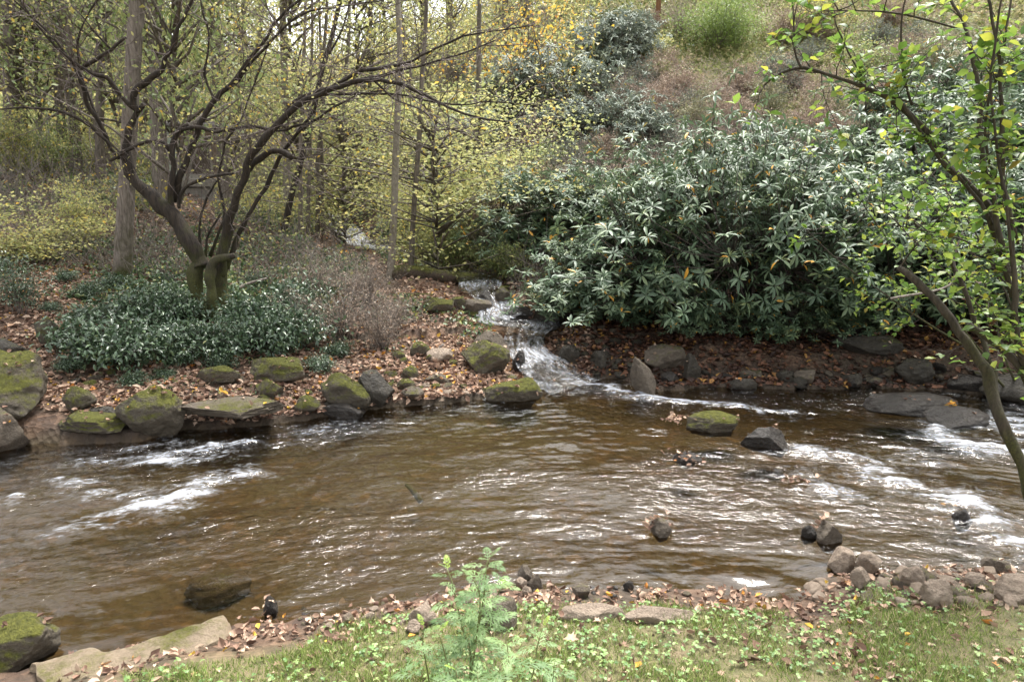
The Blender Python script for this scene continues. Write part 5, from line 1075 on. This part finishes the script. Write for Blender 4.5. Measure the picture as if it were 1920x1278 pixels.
# fallen leaves caught on stones in the creek
def clump(px, py, Y, n, spread, m, label, seed, L=.07, h=.03):
    rs = np.random.RandomState(seed); c = W(px, py, Y); O = rs.normal(size=(n, 3))*np.array([spread, spread*.7, h]); U = unit(rs.normal(size=(n, 3))*[1, 1, .3]); Ls = rs.uniform(.6, 1.2, n)*L; h_ = n//2; N_ = unit(rs.normal(size=(n, 3))*.5+[0, 0, 1])
    o = leafobj('leaf_clump', [inst(T_CURL, O[:h_], U[:h_], N_[:h_], Ls[:h_], Ls[:h_]*.6, rs.rand(h_)), inst(T_STAR, O[h_:], U[h_:], N_[h_:], Ls[h_:], Ls[h_:]*.9, rs.rand(n-h_), Ls[h_:]*2)], m); o.location = tuple(c); return tag(o, label, 'leaves')
clump(1232, 980, 5.4, 26, .06, M['litter'], 'heap of tan leaves caught on the grey stone in the near shallows', 1)
clump(1285, 857, 6.9, 34, .09, M['litter'], 'clump of red-brown leaves caught in mid creek below the mossy island', 2, .06)
clump(1803, 950, 5.85, 24, .06, M['litter'], 'dark brown leaves caught on the stone in the right current', 3)
clump(1500, 900, 6.3, 22, .08, M['litter'], 'orange-brown leaves awash right of mid creek', 4, .06, .01)
clump(1545, 985, 5.4, 14, .04, M['litter'], 'brown leaves stuck to the jagged stone in the near shallows', 5)
clump(1265, 785, 8.1, 60, .075, M['litter'], 'pale leaves on the gravel tail of the mossy island', 6, .06)
clump(1450, 806, 7.6, 10, .035, M['litter'], 'few leaves lying on the flat wet slab', 7)
clump(1785, 763, 8.3, 14, .03, M['oleaf'], 'orange leaves lying on the flat dark rock between the rapids', 8, .07)
clump(500, 1140, 4.2, 9, .028, M['litter'], 'curled orange-brown leaf heap against the dark stone in the shallows', 9, .08)
clump(572, 1050, 4.95, 1, .01, M['oleaf'], 'single yellow leaf floating on the lower left water', 10, .05)
clump(1230, 1118, 4.25, 30, .05, M['litter'], 'heap of brown leaves on the near waterline below the round dark stone', 11, .06)
clump(1440, 1240, 2.95, 1, .01, M['litter_dark'], 'big dark brown fallen leaf on the near grass, bottom right', 12, .10)
clump(1070, 1210, 3.3, 1, .01, M['litter'], 'large pale pink-tan fallen leaf just right of the green herb', 13, .11)

# fine grey stems and twigs standing through the undergrowth on the left
rs = np.random.RandomState(15); n = 42000; x, y, z = scatter(n, -.95, .05, 12.5, 48, rs, 1.); k = outside_water(x, y, z, .2) & (rs.rand(n) < ss(-.3, .2, n2(x, y, .5, 3, 72))*np.where((x/y < -.48) & (y > 17), .25, 1)); x, y, z = x[k], y[k], z[k]; n = len(x)
P0 = np.stack([x, y, z+rs.rand(n)**2*2.2*ss(11, 22, y)], -1); d = unit(rs.normal(size=(n, 3))*np.array([.5, .4, .3])+[0, 0, .7]); L = (rs.uniform(.2, 1.2, n)*(.5+y/40))[:, None]; P1 = P0+d*L
V, Q = segs(P0, P1, .004+.00018*y, .001+.0001*y); tag(mk('undergrowth_twigs', V, Q, M['twig']), kind='stuff')

# loose leaves lying on the boulder tops
rs = np.random.RandomState(16); O = []
for v, m_ in RTOP:
    zt = v[:, 2].max(); zr = zt-v[:, 2].min(); k = np.where(v[:, 2] > zt-.35*zr)[0]; ar = np.ptp(v[:, 0])*np.ptp(v[:, 1]); O.append(v[rs.choice(k, max(1, rs.poisson(ar*(26 if m_ != 'rock_wet' else 5))))]+[0, 0, .008])
O = np.concatenate(O); n = len(O); L = rs.uniform(.035, .085, n)
tag(leafobj('leaves_on_rocks', [inst(T_CURL, O, unit(rs.normal(size=(n, 3))*[1, 1, .3]), unit(rs.normal(size=(n, 3))*.3+[0, 0, 1]), L, L*.6, rs.rand(n))], M['litter']), kind='stuff')
